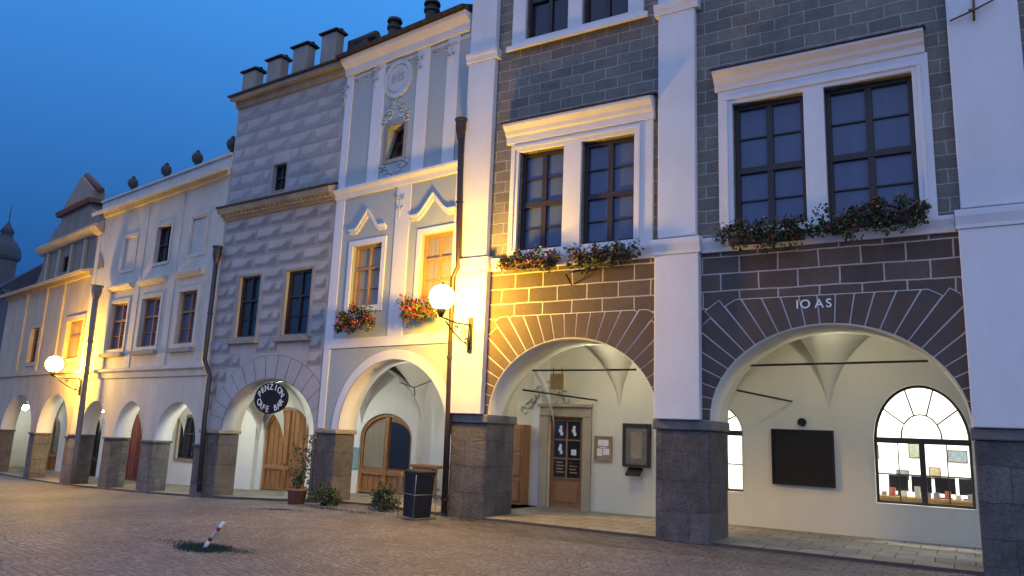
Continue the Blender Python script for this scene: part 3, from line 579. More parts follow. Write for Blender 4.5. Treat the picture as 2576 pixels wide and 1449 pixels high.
for sg in (-1,1): scroll(mb,c2[0]+sg*.22,c2[1],.12,sg); scroll(mb,c2[0]+sg*.4,c2[1]+.08,.09,sg,a0=2); scroll(mb,c2[0]+sg*.1,c2[1]-.1,.07,sg,a0=2)
mb.obj("stucco_ornament",H.g,st)
for px_,py_ in ((950,180),(1058,150),(1140,115),(1010,500),(872,225)):
    q=H.uz(px_,py_); mb=MB()
    for sg in (-1,1): scroll(mb,q[0]+sg*.09,q[1],.07,sg,th=.012,v=-.034); scroll(mb,q[0]+sg*.06,q[1]-.22,.05,sg,th=.011,v=-.034)
    mb.tube([(q[0],-.034,q[1]+.08),(q[0],-.034,q[1]-.45)],.013,n=6); mb.obj("stucco_ornament",H.g,st)
mb=MB(); mb.box(uL+.02,uR-.02,-.02,-.001,zt-.48,zt-.42)
for k in range(11): scroll(mb,uL+.4+k*(uR-uL-.8)/10,zt-.56,.08,1 if k%2 else -1,th=.012)
mb.obj("frieze",H.g,st)
text("IHS",.3,sgr_l,H.g,(c[0],-.02,c[1]),name="monogram")
def pipe(H,pts,r,mat,hop=True):
    mb=MB(); P=[]
    for x,y,v in pts: q=H.uz(x,y,v); P.append((q[0],v,q[1]))
    mb.tube(P,r,n=10)
    if hop:
        p=P[0]; mb.lathe([(r,-.25),(r*1.9,.0),(r*1.9,.16),(r*2.3,.17),(r*2.3,.22),(.001,.22)],p,0,8,False)
    for p0,p1 in zip(P,P[1:]):
        L=(Vector(p1)-Vector(p0)).length
        for k in range(1,int(L/1.6)+1):
            q=Vector(p0).lerp(Vector(p1),k*1.6/L-.01) ; mb.lathe([(r*1.25,-.02),(r*1.25,.02)],q,0,10)
    return mb.obj("drainpipe",H.g,mat)
pipe(H,[(1160,325,-.18),(1153,672,-.18),(1140,700,-.14),(1128,1040,-.14),(1117,1288,-.14)],.06,pipem)
arclamp(H,(A['u0']+A['u1'])/2,T+.16,A['zc']+.14,arc_l,.08)
r=H.rect(1040,1108,1170,1240,v=BV-.6); mb=MB(); v0=BV-.75; zf=.05; mb.box(r[0],r[1],v0,BV-.3,r[3]-.06,r[3])
for x in (r[0]+.05,r[1]-.1):
    for y in (v0+.04,BV-.36): mb.box(x,x+.05,y,y+.05,zf,r[3]-.062)
mb.box(r[0]+.05,r[1]-.05,v0+.05,v0+.08,r[3]-.2,r[3]-.062); mb.box(r[0]+.1,r[1]-.1,v0+.2,v0+.24,zf+.15,zf+.2); mb.obj("wooden_table",None,mid_wood,M=H.M,label="small wooden table inside the arcade by the door",category="table",bevel=.006)
for (x0,x1,y0,y1,lab) in ((852,942,756,845,"hanging red geranium box under the pale window"),(1020,1098,732,818,"geranium box glowing orange in the lamplight")):
    flowerbox(H,H.rect(x0,x1,y0,y1,v=-.25),-.25,1.3,lab,dens=1.1,red=.4)
for (x0,x1,y0,y1) in ((976,1009,48,92),(1068,1106,5,48)):
    r=H.rect(x0,x1,y0,y1,v=.5); uc=(r[0]+r[1])/2; q_=(r[1]-r[0])/2*.8; h=r[3]-r[2]
    MB().lathe([(q_*.8,-.6),(q_*.75,h*.35),(q_*.95,h*.4),(q_*.95,h*.55),(q_*.6,h*.6),(q_*.6,h*.75),(q_,h*.8),(q_*.9,h*.95),(.01,h)],(uc,.5,r[2]),0,14,False).obj("chimney",H.g,darkst)
for a_,b_ in (((1005,962),(1042,975)),((1042,975),(1085,958)),((1042,975),(1044,995))):
    p=H.uz(*a_,1.2); q=H.uz(*b_,1.2); MB().tube([(p[0],1.2,p[1]),(q[0],1.2,q[1])],.012).obj("tie_rod",H.g,iron)
# =============== SGRAFFITO HOUSE ===============
H=HS; T=H.T; BV=H.BV; uL=H.uL; uR=H.uR
zs=H.z(560,1095,790,1078)
A=arch(H,556,790,1088,668,953,zs=zs); AS=A
zm1=H.z(550,527,850,452,v=-.3); zm0=H.z(565,568,850,492); zt1=H.z(590,245,868,145,v=-.3); zt0=H.z(597,278,865,182)
w1=H.rect(597,648,700,850); w2=H.rect(716,779,676,837); z=(w1[3]+w2[3])/2; w1[3]=w2[3]=z; z=(w1[2]+w2[2])/2; w1[2]=w2[2]=z
w3=H.rect(688,719,414,478)
arcade_wall(H,uL,uR,[A],zs,zt0,[w1,w2,w3],T,sgr_l)
piers(H,[(uL,A['u0']),(A['u1'],uR)],zs,T,stone2,sandst,cap=.1)
lining(H,A,T,whiteold); body(H,zs+1.9,zt0,whiteold); floor(H,uL,uR,0,BV+.4,.05,pave)
MB().prof([(-.001,zm0),(-.08,zm0),(-.1,zm0+.1),(-.28,zm1-.16),(-.32,zm1-.05),(-.001,zm1+.08)],uL,uR).obj("cornice",H.g,cornst)
MB().prof([(-.001,zm1+.084),(-.325,zm1-.045),(-.36,zm1-.045),(-.36,zm1+.0),(-.001,zm1+.14)],uL,uR).obj("cornice_tiles",H.g,tile)
mb=MB(); n=26
for k in range(n): x=uL+(uR-uL)*(k+.2)/n; mb.box(x,x+.09,-.2,-.1,zm0+.06,zm0+.2)
mb.obj("dentils",H.g,cornst)
MB().prof([(-.001,zt0-.05),(-.08,zt0-.05),(-.12,zt0+.12),(-.3,zt1-.1),(-.3,zt1),(.5,zt1+.02),(.5,zt0)],uL,uR).obj("cornice",H.g,cornst)
MB().prof([(-.36,zt1+.004),(-.36,zt1+.05),(.0,zt1+.14),(.35,zt1+.14),(.35,zt1+.022),(-.3,zt1+.003)],uL-.05,uR).obj("cornice_tiles",H.g,tile)
for k,(x0,x1,y0,y1) in enumerate(((606,661,168,235),(668,726,137,207),(732,795,104,180),(804,868,70,148))):
    r=H.rect(x0,x1,y0,y1,v=0); wd=(r[1]-r[0])*.62; r[1]=r[0]+wd; mb=MB(); mb.box(r[0]+.02,r[1]-.02,.02,.32,zt1+.1,r[3]-.09); m_=mb.obj("merlon",H.g,cornst,bevel=.05)
    mb=MB(); mb.prof([(-.04,r[3]-.088),(-.04,r[3]-.05),(.17,r[3]+.0),(.38,r[3]-.05),(.38,r[3]-.088)],r[0]-.03,r[1]+.03); mb.tube([(r[0]-.03,.17,r[3]-.01),(r[1]+.03,.17,r[3]-.01)],.035)
    mb.obj("merlon_tiles",m_,tile)
r=H.rect(878,938,84,132,v=.6); mb=MB(); mb.box(r[0]+.05,r[1]-.1,.5,1.0,zt1,r[3]-.15); mb.tube([(r[0],.75,r[3]-.14),(r[1],.75,r[3]-.1)],.13); mb.tube([(r[0]+.3,.55,r[3]-.25),(r[1]+.1,.6,r[3]-.2)],.1); mb.obj("chimney",H.g,darkst,bevel=.03)
MB().prof([(.6,zt1-.1),(4.8,zt1+.9),(9,zt1-.1)],uL,uR).obj("roof",H.g,tile)
for w in (w1,w2): window(H,w,.14,glass_d,dark_wood,2,((.6,.05),),.05,.05,thin=(.3,),surr=(.06,.012,sandst),sill=cornst)
window(H,w3,.14,glass_d,dark_wood,2,((.5,.03),),.04,.03,surr=(.05,.012,sandst))
def sgraff(H,z0,z1,cw,ch,holes,A,name,dk,mid,soft):
    mb=MB(); rows=int(round((z1-z0)/ch)); ch=(z1-z0)/rows
    shape=[(.035,.11),(.955,.11),(.955,.84),(.86,.84),(.77,.78),(.70,.66),(.63,.52),(.55,.44),(.42,.41),(.035,.41)]
    for r_ in range(rows):
        zz0=z0+r_*ch; zz1=zz0+ch; iv=[(uL+.03,uR-.03)]
        cuts=[(h[0]-.1,h[1]+.1) for h in holes if zz1>h[2]-.2 and zz0<h[3]+.08]
        if A:
            b=A['zc']-A['zs']+.6; t=(zz0+.1*ch-A['zs'])/b
            if t<1:
                a=((A['u1']-A['u0'])/2+.6)*math.sqrt(1-max(0,t)**2); uc=(A['u0']+A['u1'])/2; cuts.append((uc-a,uc+a))
        for c0,c1 in cuts:
            nv=[]
            for a,b in iv:
                if c1<=a or c0>=b: nv.append((a,b)); continue
                if c0>a: nv.append((a,c0))
                if c1<b: nv.append((c1,b))
            iv=nv
        for a,b in iv:
            if b-a<.2: continue
            n0=math.floor((a-uL+(r_%2)*cw*.5)/cw)
            u=uL-(r_%2)*cw*.5+n0*cw
            while u<b-.02:
                p,q=max(a,u),min(b,u+cw); w=q-p
                if w>.16:
                    j=R(-.01,.01)
                    # half-tone strip then the dark wave inside it
                    pts=[(p+w*x+j*w,zz0+ch*y+j*.3) for x,y in shape]
                    t=tessellate_polygon([[Vector((s[0],s[1],0)) for s in pts]]); mb.add([(s[0],-.005,s[1]) for s in pts],t,2)
                    pts=[(p+w*(.05+x*.9)+j*w,zz0+ch*(.12+(y-.11)*.74)) for x,y in shape]
                    t=tessellate_polygon([[Vector((s[0],s[1],0)) for s in pts]]); mb.add([(s[0],-.007,s[1]) for s in pts],t,0)
                    for (a0,a1,b0,b1,vv) in ((p+.008,q-.008,zz0+.006,zz0+.02,-.004),(p+.008,q-.008,zz0+ch*.955,zz0+ch*.985,-.004),(q-.022,q-.01,zz0+.021,zz0+ch*.954,-.004),(p+.01,p+.02,zz0+.021,zz0+ch*.954,-.004)):
                        mb.add([(a0,vv,b0),(a1,vv,b0),(a1,vv,b1),(a0,vv,b1)],[(0,1,2,3)],1)
                u+=cw
    mb.obj(name,H.g,[dk,mid,soft])
sg2=plaster("faded_sgraffito",(.37,.355,.345),.15,stain=.2); sg3=plaster("sgraffito_line",(.36,.34,.325),.1,stain=.15); sg4=plaster("sgraffito_halftone",(.38,.36,.35),.12,stain=.2); sg5=plaster("faded_sgraffito_halftone",(.43,.415,.4),.12,stain=.2)
sgraff(H,zs+.1,zm0,.93,.36,[w1,w2],A,"sgraffito_blocks",sgr_d,sg3,sg4)
sgraff(H,zm1+.15,zt0-.06,.93,.37,[w3],None,"sgraffito_blocks",sg2,sg3,sg5)
ring(H,A,15,.56,.56,uL+.02,uR-.02,99,sgr_l,sgr_d,gap=.01,v=-.012)
c=H.uz(683,1002,-.25); es=MB(); n=36
rx=(H.u(723,1002,-.25)-H.u(643,1002,-.25))/2; rz=(H.z(683,964,v=-.25)-H.z(683,1040,v=-.25))/2
es.add([(c[0]+rx*math.cos(2*math.pi*i/n),v,c[1]+rz*math.sin(2*math.pi*i/n)) for v in (-.28,-.22) for i in range(n)],[tuple(range(n)),tuple(range(n,2*n))]+[(i,(i+1)%n,n+(i+1)%n,n+i) for i in range(n)])
sg=es.obj("oval_sign",None,simple("matt_black_sign",(.008,.008,.008),.85),M=H.M,label="black oval sign reading PENZION CAFE BAR above the arch",category="sign")
es=MB(); es.tube([(c[0]+rx*1.0*math.cos(2*math.pi*i/n),-.285,c[1]+rz*1.0*math.sin(2*math.pi*i/n)) for i in range(n+1)],.012,n=6); es.tube([(c[0],-.25,c[1]+rz),(c[0],0,c[1]+rz+.1)],.015); es.obj("rim",sg,iron)
for txt,a0,a1,fl in (("PENZION",158,22,1),("CAFE BAR",-162,-18,-1)):
    for i,ch_ in enumerate(txt):
        if ch_==' ': continue
        t=math.radians(a0+(a1-a0)*i/(len(txt)-1)); k=.74
        x=rx*k*math.cos(t); z=rz*k*math.sin(t); ro=(math.pi/2-t if fl>0 else -math.pi/2-t)
        text(ch_,.2,whitep,sg,(c[0]+x,-.285,c[1]+z),rotz=ro*.75)
arclamp(H,(A['u0']+A['u1'])/2-.2,T+.16,A['zc']+.12,arc_w,.085)
pipe(H,[(546,640,-.2),(520,860,-.2),(514,905,-.2),(527,945,-.16),(515,1050,-.16),(500,1238,-.16)],.06,pipeg)
# =============== CREAM HOUSE ===============
H=HY; T=H.T; BV=H.BV; uL=H.uL; uR=H.uR
zs=H.z(300,1104,375,1104)
Ay=[arch(H,196,262,1104,235,1008,zs=zs),arch(H,284,358,1104,332,1008,zs=zs),arch(H,387,492,1104,455,1010,zs=zs)]
za=sum(x['zc'] for x in Ay)/3
for a in Ay: a['zc']=za
zc0=H.z(290,550,580,430); zc1=H.z(290,524,580,402,v=-.3); zp=H.z(302,492,583,378,v=-.06); zb=H.z(230,945,508,926)
zp=max(zp,zc1+.35)
ws=[H.rect(*r) for r in ((310,341,597,680),(393,428,569,660),(478,519,542,635))]
wm=[H.rect(*r) for r in ((275,316,767,880),(353,399,750,872),(447,492,728,862))]
for L in (ws,wm):
    z0=sum(w[2] for w in L)/3; z1=sum(w[3] for w in L)/3
    for w in L: w[2]=z0; w[3]=z1
arcade_wall(H,uL,uR,Ay,zs,zc0,ws+wm,T,yellow)
sp=[(uL,Ay[0]['u0']),(Ay[0]['u1'],Ay[1]['u0']),(Ay[1]['u1'],Ay[2]['u0']),(Ay[2]['u1'],uR)]
piers(H,sp,zs,T,stone2,stone2,cap=.07,pr=.02)
for a in Ay: lining(H,a,T,white_in)
body(H,zs+1.7,zc0,whiteold); floor(H,uL,uR,0,BV+.6,.05,pave)
MB().prof([(-.001,zc0),(-.08,zc0),(-.1,zc0+.15),(-.3,zc1-.12),(-.33,zc1),(-.001,zc1+.04),],uL,uR).obj("cornice",H.g,yellow)
mb=MB(); mb.box(uL,uR,-.02,.35,zc1+.045,zp-.08); mb.box(uL-.02,uR,-.08,.42,zp-.078,zp); mb.obj("parapet",H.g,whiteold,bevel=.01)
MB().prof([(-.001,zb-.15),(-.05,zb-.15),(-.06,zb),(-.14,zb+.05),(-.14,zb+.12),(-.001,zb+.16)],uL,uR).obj("string_course",H.g,yellow)
MB().prof([(.45,zc1),(4.5,zc1+1.0),(9,zc1)],uL,uR).obj("roof",H.g,tile)
for i,w in enumerate(ws):
    if i==1: window(H,w,.16,glass_d,dark_wood,2,((.5,.04),),.05,.05,surr=(.09,.03,yellow))
    else: window(H,w,.06,yellow,whiteold,1,(),.05,.05,surr=(.07,.025,yellow),lab="blind window closed with pale plaster")
for w in wm:
    o=window(H,w,.16,glass_b,mid_wood,2,((.62,.06),),.06,.06,surr=(.12,.035,yellow),sill=cornst,thin=(.3,))
    z=w[3]+.5; MB().prof([(-.001,z-.1),(-.08,z-.1),(-.18,z),(-.18,z+.05),(-.001,z+.1)],w[0]-.2,w[1]+.2).obj("hood",o,yellow)
for a,b in ((wm[0][1],wm[1][0]),(wm[1][1],wm[2][0])): m_=(a+b)/2; strip(m_-.14,m_+.14,zb+.162,zc0-.002,-.02,yellow)
strip(uL+.02,uL+.3,zb+.162,zc0-.002,-.02,yellow); strip(uR-.3,uR-.02,zb+.162,zc0-.002,-.02,yellow)
for (x,y) in ((333,474),(417,440),(496,405),(584,372)):
    u=min(H.u(x,y,.15),uR-.25); k=.68
    MB().lathe([(a*k,b*k) for a,b in ((.17,0),(.17,.12),(.09,.16),(.07,.26),(.18,.36),(.24,.52),(.2,.7),(.08,.8),(.1,.84),(.001,.94))],(u,.15,zp+.001),0,16).obj("finial",H.g,darkst)
pipe(H,[(243,735,-.3),(222,900,-.3),(190,1150,-.3),(183,1215,-.3)],.085,pipel)
arc_g=emis("hanging_lamp_glass",(.95,1,.85),70)
def hanglamp(H,px,py,v,m,r=.11):
    q=H.uz(px,py,v); mb=MB(); mb.sph((q[0],v,q[1]),r,0,18,12); mb.tube([(q[0],v,q[1]+r),(q[0],v,q[1]+.8)],.012,1); mb.lathe([(r*.7,r*.7),(r*.5,r*1.2),(.01,r*1.3)],(q[0],v,q[1]),1,12)
    mb.obj("arcade_lamp",None,[m,iron],M=H.M,label="white globe lamp hanging inside the arcade",category="lamp",group="arcade lamps")
hanglamp(H,259,1029,1.3,arc_g,.1)
arclamp(H,(Ay[1]['u0']+Ay[1]['u1'])/2+.1,T+.16,Ay[1]['zc']+.12,arc_l,.07); arclamp(H,(Ay[2]['u0']+Ay[2]['u1'])/2,T+.16,Ay[2]['zc']+.12,arc_w,.07)
# =============== BAROQUE GABLE HOUSE ===============
H=HQ; T=H.T; BV=H.BV; uL=H.uL; uR=H.uR
zs=H.z(85,1088)
Aq=[arch(H,0,76,1088,42,993,zs=zs),arch(H,90,168,1088,145,990,zs=zs)]; z=(Aq[0]['zc']+Aq[1]['zc'])/2; Aq[0]['zc']=Aq[1]['zc']=z
Aq[0]['u0']=max(Aq[0]['u0'],uL+.3); Aq[1]['u1']=min(Aq[1]['u1'],-.3)
zc0=H.z(60,745,240,692); zc1=H.z(58,724,245,670,v=-.3)
wq=[H.rect(76,98,822,908),H.rect(166,205,812,905)]; z0=(wq[0][2]+wq[1][2])/2; z1=(wq[0][3]+wq[1][3])/2
for w in wq: w[2]=z0; w[3]=z1
arcade_wall(H,uL,uR,Aq,zs,zc0,wq,T,ochre)
sp=[(uL,Aq[0]['u0']),(Aq[0]['u1'],Aq[1]['u0']),(Aq[1]['u1'],uR)]; piers(H,sp,zs,T,stone2,stone2,cap=.07,pr=.02)
for a in Aq: lining(H,a,T,white_in)
body(H,zs+1.7,zc0,whiteold); floor(H,uL-2.2,uR,0,BV+.4,.05,pave)
window(H,wq[0],.15,glass_d,mid_wood,2,((.6,.05),),.06,.05,surr=(.14,.05,ochre)); window(H,wq[1],.15,glass_y,mid_wood,2,((.6,.05),),.06,.05,surr=(.16,.05,ochre))
MB().prof([(-.001,zc0),(-.1,zc0),(-.12,zc0+.15),(-.35,zc1-.1),(-.38,zc1),(-.001,zc1+.1)],uL,uR).obj("cornice",H.g,ochre)
ug0,ug1=H.u(95,680),H.u(262,640); um_=(ug0+ug1)/2; hw=(ug1-ug0)/2
zA=H.z(180,603); zB=H.z(205,520); zC=H.z(205,497); zD=H.z(208,452)
out=[(um_-hw,zc1+.02),(um_-hw*.97,zc1+.25),(um_-hw*.86,zc1+(zA-zc1)*.45),(um_-hw*.82,zA),(um_-hw*.8,zA+.05),(um_-hw*.78,zA+(zB-zA)*.25),(um_-hw*.68,zA+(zB-zA)*.5),(um_-hw*.52,zA+(zB-zA)*.68),(um_-hw*.44,zA+(zB-zA)*.8),(um_-hw*.42,zB)]
uw=H.rect(158,178,645,682)
MB().panel(out+[(2*um_-x,z) for x,z in reversed(out)],[rh(uw)],0,.5).obj("gable_wall",H.g,gablep)
window(H,uw,.12,glass_d,dark_wood,2,(),.04,.03)
MB().prof([(-.001,zA-.25),(-.12,zA-.2),(-.3,zA-.02),(-.3,zA+.06),(.0,zA+.12)],um_-hw*.9,um_+hw*.9).obj("gable_moulding",H.g,ochre); MB().prof([(-.001,zB-.05),(-.12,zB-.05),(-.2,zB+.1),(.5,zB+.12),(.5,zB+.0)],um_-hw*.5,um_+hw*.5).obj("gable_moulding",H.g,redtile)
for x in (-.62,-.25,.12,.5): MB().box(um_+hw*x-.08,um_+hw*x+.1,-.1,-.001,zc1+.15,zA-.26).obj("pilaster",H.g,ochre,bevel=.01)
MB().panel([(um_-hw*.4,zB+.125),(um_+hw*.4,zB+.125),(um_+hw*.4,zC+.1),(um_,zD+.2),(um_-hw*.4,zC+.1)],[],.02,.45).obj("pediment",H.g,sandst)
mb=MB()
for sgn in (-1,1): mb.tube([(um_+sgn*hw*.5,.2,zC+.05),(um_,.2,zD+.26)],.11,n=6)
mb.obj("pediment_coping",H.g,redtile)
MB().prof([(.52,zc0+.1),(.6,zc0+.4),(5,zA+.3),(9,zc0+.1)],um_-hw*.9,um_+hw*.9).obj("roof",H.g,tile)
for x in (60,108,150,215):
    u=H.u(x,820)
    if uL+.2<u<uR-.2: strip(u-.13,u+.13,zs+2.2,zc0-.002,-.06,ochre)
MB().box(uL,uR,-.08,-.001,zs+2.05,zs+2.198).obj("string_course",H.g,ochre)
hanglamp(H,63,1024,1.2,arc_g,.14); arclamp(H,(Aq[1]['u0']+Aq[1]['u1'])/2,T+.16,Aq[1]['zc']+.12,arc_l,.07)
MB().box(uL-1.9,uL-1.75,T+.15,BV,-1.4,zs+1.6).obj("end_wall",H.g,white_in)
# ---- arcade back walls: doors and windows on whichever wall stands there ----
def archdoor(H,px0,px1,ysp,yc,mat,glz=True,lab=None,g1=glass_y,g2=glass_d):
    v=H.BV+.05
    A=dict(u0=H.u(px0,1110,H.BV),u1=H.u(px1,1110,H.BV),zs=H.z((px0+px1)/2,ysp,v=H.BV),zc=H.z((px0+px1)/2,yc,v=H.BV))
    A['u0']=max(A['u0'],H.bl+.06); A['u1']=min(A['u1'],H.br-.06)
    uc=(A['u0']+A['u1'])/2; zf=H.fz(uc); H.holes.append(archhole(A,-1.4)); w=.09
    o=MB().panel(archhole(A,zf),[],v+.05,v+.1).obj("door",H.g,mat)
    if lab: o['label']=lab
    f=MB(); B=dict(u0=A['u0']+w,u1=A['u1']-w,zs=A['zs'],zc=A['zc']-w); f.panel(archhole(A,zf),[archhole(B,zf+.02)],v,v+.05); f.box(uc-.05,uc+.05,v-.01,v+.048,zf+.02,A['zc']-w)
    hz=zf+(A['zs']-zf)*.38; f.box(A['u0']+w,A['u1']-w,v+.002,v+.046,hz-.06,hz+.06)
    for k in range(1,8):
        x=A['u0']+w+(A['u1']-A['u0']-2*w)*k/8; f.box(x-.008,x+.008,v+.03,v+.047,zf+.05,hz-.06)
        if not glz: f.box(x-.01,x+.01,v+.03,v+.047,hz+.06,A['zs']+(A['zc']-A['zs'])*math.sqrt(max(0,1-((x-uc)/(uc-A['u0']-w+.001))**2))-.12)
    f.obj("frame",o,mat,bevel=.006)
    if glz:
        for sg in (-1,1):
            a=(A['u1']-A['u0'])/2-w-.12; pts=[]
            for i in range(13):
                t=math.pi/2*i/12; pts.append((uc+sg*(.1+a*math.sin(t)),A['zs']+(A['zc']-A['zs']-w-.12)*math.cos(t)))
            pts+=[(uc+sg*(.1+a),hz+.12),(uc+sg*.1,hz+.12)]
            MB().panel(pts,[],v+.03,v+.044).obj("glass",o,g1 if sg<0 else g2)
    hd=MB(); hd.tube([(uc+.09,v-.03,zf+1.0),(uc+.2,v-.04,zf+1.0)],.014); hd.obj("handle",o,iron)
archdoor(HS,905,1036,1105,1040,mid_wood,lab="arched varnished double door with glass upper panels")
archdoor(HS,664,775,1085,1024,mid_wood,glz=False,lab="large arched plank door in warm brown wood")
archdoor(HQ,106,148,1085,1045,mid_wood,lab="arched shop door with warm lit glass")
archdoor(HQ,216,252,1090,1052,dark_wood,lab="arched dark framed shop window with lit panes")
H=HY; r=H.rect(316,362,1035,1205,v=H.BV); zf=H.fz(r[0]); H.holes.append([(r[0],-1.3),(r[1],-1.3),(r[1],r[3]),(r[0],r[3])])
d=MB().box(r[0],r[1],H.BV+.12,H.BV+.18,zf-.3,r[3]).obj("door",H.g,red_wood); um=(r[0]+r[1])/2; mb=MB()
for a,b in ((r[0]+.07,um-.05),(um+.05,r[1]-.07)):
    for k in range(3): z=zf+.1+k*(r[3]-zf-.15)/3; frame(mb,[a+.04,b-.04,z+.04,z+(r[3]-zf)/3-.14],.03,H.BV+.1,H.BV+.118)
mb.obj("panels",d,red_wood)
r=H.rect(447,494,1050,1155,v=H.BV); H.holes.append(rh(r)); window(H,r,H.BV+.12,glass_d,dark_wood,2,((.6,.04),),.06,.05)
mb=MB(); frame(mb,r,.1,H.BV-.03,H.BV-.002); mb.obj("window_surround",H.g,sandst,bevel=.008)
H=HS; r=H.rect(885,903,1125,1180,v=H.BV); MB().box(r[0],r[1],H.BV-.03,H.BV-.002,r[2],r[3]).obj("wall_plaque",None,simple("teal_plaque",(.2,.34,.33)),M=H.M,bevel=.006,label="small pale teal plaque beside the arched door",category="plaque")
H=HG; r=H.rect(1272,1333,1068,1272,v=H.BV); r[2]=.06; B_=H.BV
mb=MB(); mb.box(r[0],r[1],B_-.3,B_-.01,r[2],r[3])
for k in range(3):
    z=r[2]+.1+k*(r[3]-r[2]-.1)/3; frame(mb,[r[0]+.08,r[1]-.08,z,z+(r[3]-r[2])/3-.16],.03,B_-.32,B_-.302)
mb.obj("wooden_cupboard",None,mid_wood,M=H.M,bevel=.008,label="tall orange-brown wooden cupboard against the arcade wall",category="cupboard")
def brk(H,n): return [H.bl-.1+(H.br-H.bl+.3)*i/n for i in range(n+1)]
for H,n,(zs_,zc_2) in ((HG,2,(AG['zs'],AG['zc']+.4)),(HS,3,(AS['zs'],AS['zc']+.4)),(HY,4,(Ay[0]['zs'],Ay[0]['zc']+.35)),(HQ,4,(Aq[0]['zs'],Aq[0]['zc']+.35))):
    b=brk(H,n)
    if H.uR+.1>b[-1]: b.append(H.uR+.1)
    vault(H,b,H.T-.02,H.BV+.02,zs_,zc_2,white_in)
for H,m in ((HB,cream_in),(HG,white_in),(HS,white_in),(HY,white_in),(HQ,white_in)):
    a,b=H.bl,H.br
    MB().panel([(a,-1.5),(b,-1.5),(b,4.4),(a,4.4)],H.holes,H.BV,H.BV+.4).obj("arcade_back_wall",H.g,m)
# =============== farther house, turret ===============
HR=House(HQ.left(),-75,-400,.5,2,label="grey rendered house with steep dark slate roof"); H=HR
uL=-9; zt=H.z(-5,738,40,728); w=[-3.4,-2.6,H.z(0,900),H.z(0,820)]
MB().panel([(uL,-2),(0-.02,-2),(-.02,zt),(uL,zt)],[rh(w)],0,.6).obj("wall",H.g,greyp)
mb=MB(); mb.box(uL,-.03,.605,9,3.4,zt-.03); mb.box(uL,-2.2,.606,8.99,-2,3.398); mb.obj("rear_wall",H.g,greyp)
window(H,w,.15,glass_d,dark_wood,2,((.5,.05),),.05,.05,surr=(.1,.03,whiteold))
MB().prof([(-.001,zt-.3),(-.3,zt-.05),(-.3,zt+.02),(.3,zt+.02),(.3,zt-.3)],uL,-.02).obj("cornice",H.g,greyp)
MB().prof([(-.35,zt+.022),(-.35,zt+.1),(3.2,zt+3.2),(6.8,zt+.1),(6.8,zt+.022)],uL,.0).obj("roof",H.g,slate)
d=ray(14,610); p=CAM+d*(58/math.hypot(d.x,d.y))
tg=empty("turret",Matrix.Translation((p.x,p.y,0)),label="distant round turret with small dome and spire",category="tower"); z5=p.z
MB().lathe([(.8,-1.5),(.8,z5-1.2),(.95,z5-1.1),(.95,z5-1.0)],(0,0,0),0,16,False).obj("wall",tg,greyp)
MB().lathe([(1.0,z5-1.0),(.95,z5-.5),(.7,z5-.0),(.4,z5+.25),(.34,z5+.6),(.42,z5+.7),(.2,z5+1.1),(.04,z5+1.4),(.02,z5+2.4),(.001,z5+2.5)],(0,0,0),0,16).obj("roof",tg,simple("verdigris",(.03,.045,.055)))
# =============== WALL LAMPS ===============
def walllamp(H,pxg,pyg,u,vw,r,lab):
    v=H.findv(pxg,pyg,u); z=H.uz(pxg,pyg,v)[1]
    e=empty("wall_lamp",H.M@Matrix.Translation((u,vw,z-.9)),label=lab,category="street lamp",group="wall-mounted street lamps")
    dv=v-vw; zg=.9
    g=MB(); g.sph((0,dv,zg),r,0,28,16,1.0); g.obj("globe",e,glow)
    b=MB(); b.lathe([(.03,-r-.14),(.05,-r-.1),(.09,-r-.02),(.1,-r+.05)],(0,dv,zg),0,14)
    zb_=zg-r-.12
    b.tube([(0,-.02,zb_-.5),(0,-.03,zb_-.02)],.025); b.box(-.05,.05,-.03,.0,zb_-.55,zb_+.12)
    b.tube([(0,-.02,zb_-.02),(0,dv*.5,zb_-.05),(0,dv,zb_)],.02)
    b.tube([(0,-.02,zb_-.42)]+[(0,dv*.85*t,zb_-.42+.36*t**1.6) for t in (.2,.4,.6,.8,1)],.016)
    for cy,cz,rd in ((dv*.25,zb_-.19,.1),(dv*.5,zb_-.14,.06),(dv*.14,zb_-.33,.06)):
        b.tube([(0,cy+rd*(1-t/24)*math.cos(t*.62),cz+rd*(1-t/24)*math.sin(t*.62)) for t in range(17)],.011,n=6)
    b.obj("bracket",e,iron)
    MB().lathe([(.04,r-.01),(.05,r+.015),(.02,r+.04),(.001,r+.06)],(0,dv,zg),0,12).obj("finial",e,iron)
walllamp(HB,1112,748,HB.u(1183,800,-.2),-.16,.23,"glowing globe street lamp on curled iron wall bracket")
walllamp(HY,137,916,HY.u(183,1040)+.35,-.01,.25,"glowing globe street lamp on the cream house corner")
# =============== STREET FURNITURE ===============
p=gp(1047,1306); e=empty("litter_bin",Matrix.Translation(p)@Matrix.Rotation(math.radians(-18),4,'Z')@Matrix.Rotation(math.radians(2.0),4,'Y'),label="black ribbed boxy litter bin in a thin metal stand",category="litter bin")
def taper(mb,z0,z1,a0,a1,n=28,m=0,rib=.01,ex=7):
    vs=[]
    for z,a in ((z0,a0),(z1,a1)):
        for k in range(n*2):
            t=2*math.pi*k/(n*2); q=(abs(math.cos(t))**ex+abs(math.sin(t))**ex)**(-1/ex); rad=a*q*(1 if k%2 else 1-rib/a); vs.append((rad*math.cos(t),rad*math.sin(t),z))
    N2=n*2; mb.add(vs,[(k,(k+1)%N2,N2+(k+1)%N2,N2+k) for k in range(N2)]+[tuple(range(N2)),tuple(range(N2,2*N2))],m)
mb=MB(); taper(mb,.05,.78,.195,.215); mb.obj("bin_body",e,simple("black_plastic",(.008,.008,.01),.5))
mb=MB(); taper(mb,.781,.84,.228,.228,rib=0); taper(mb,.842,.865,.215,.19,rib=0); mb.obj("lid",e,simple("black_lid",(.008,.008,.01),.8))
mb=MB()
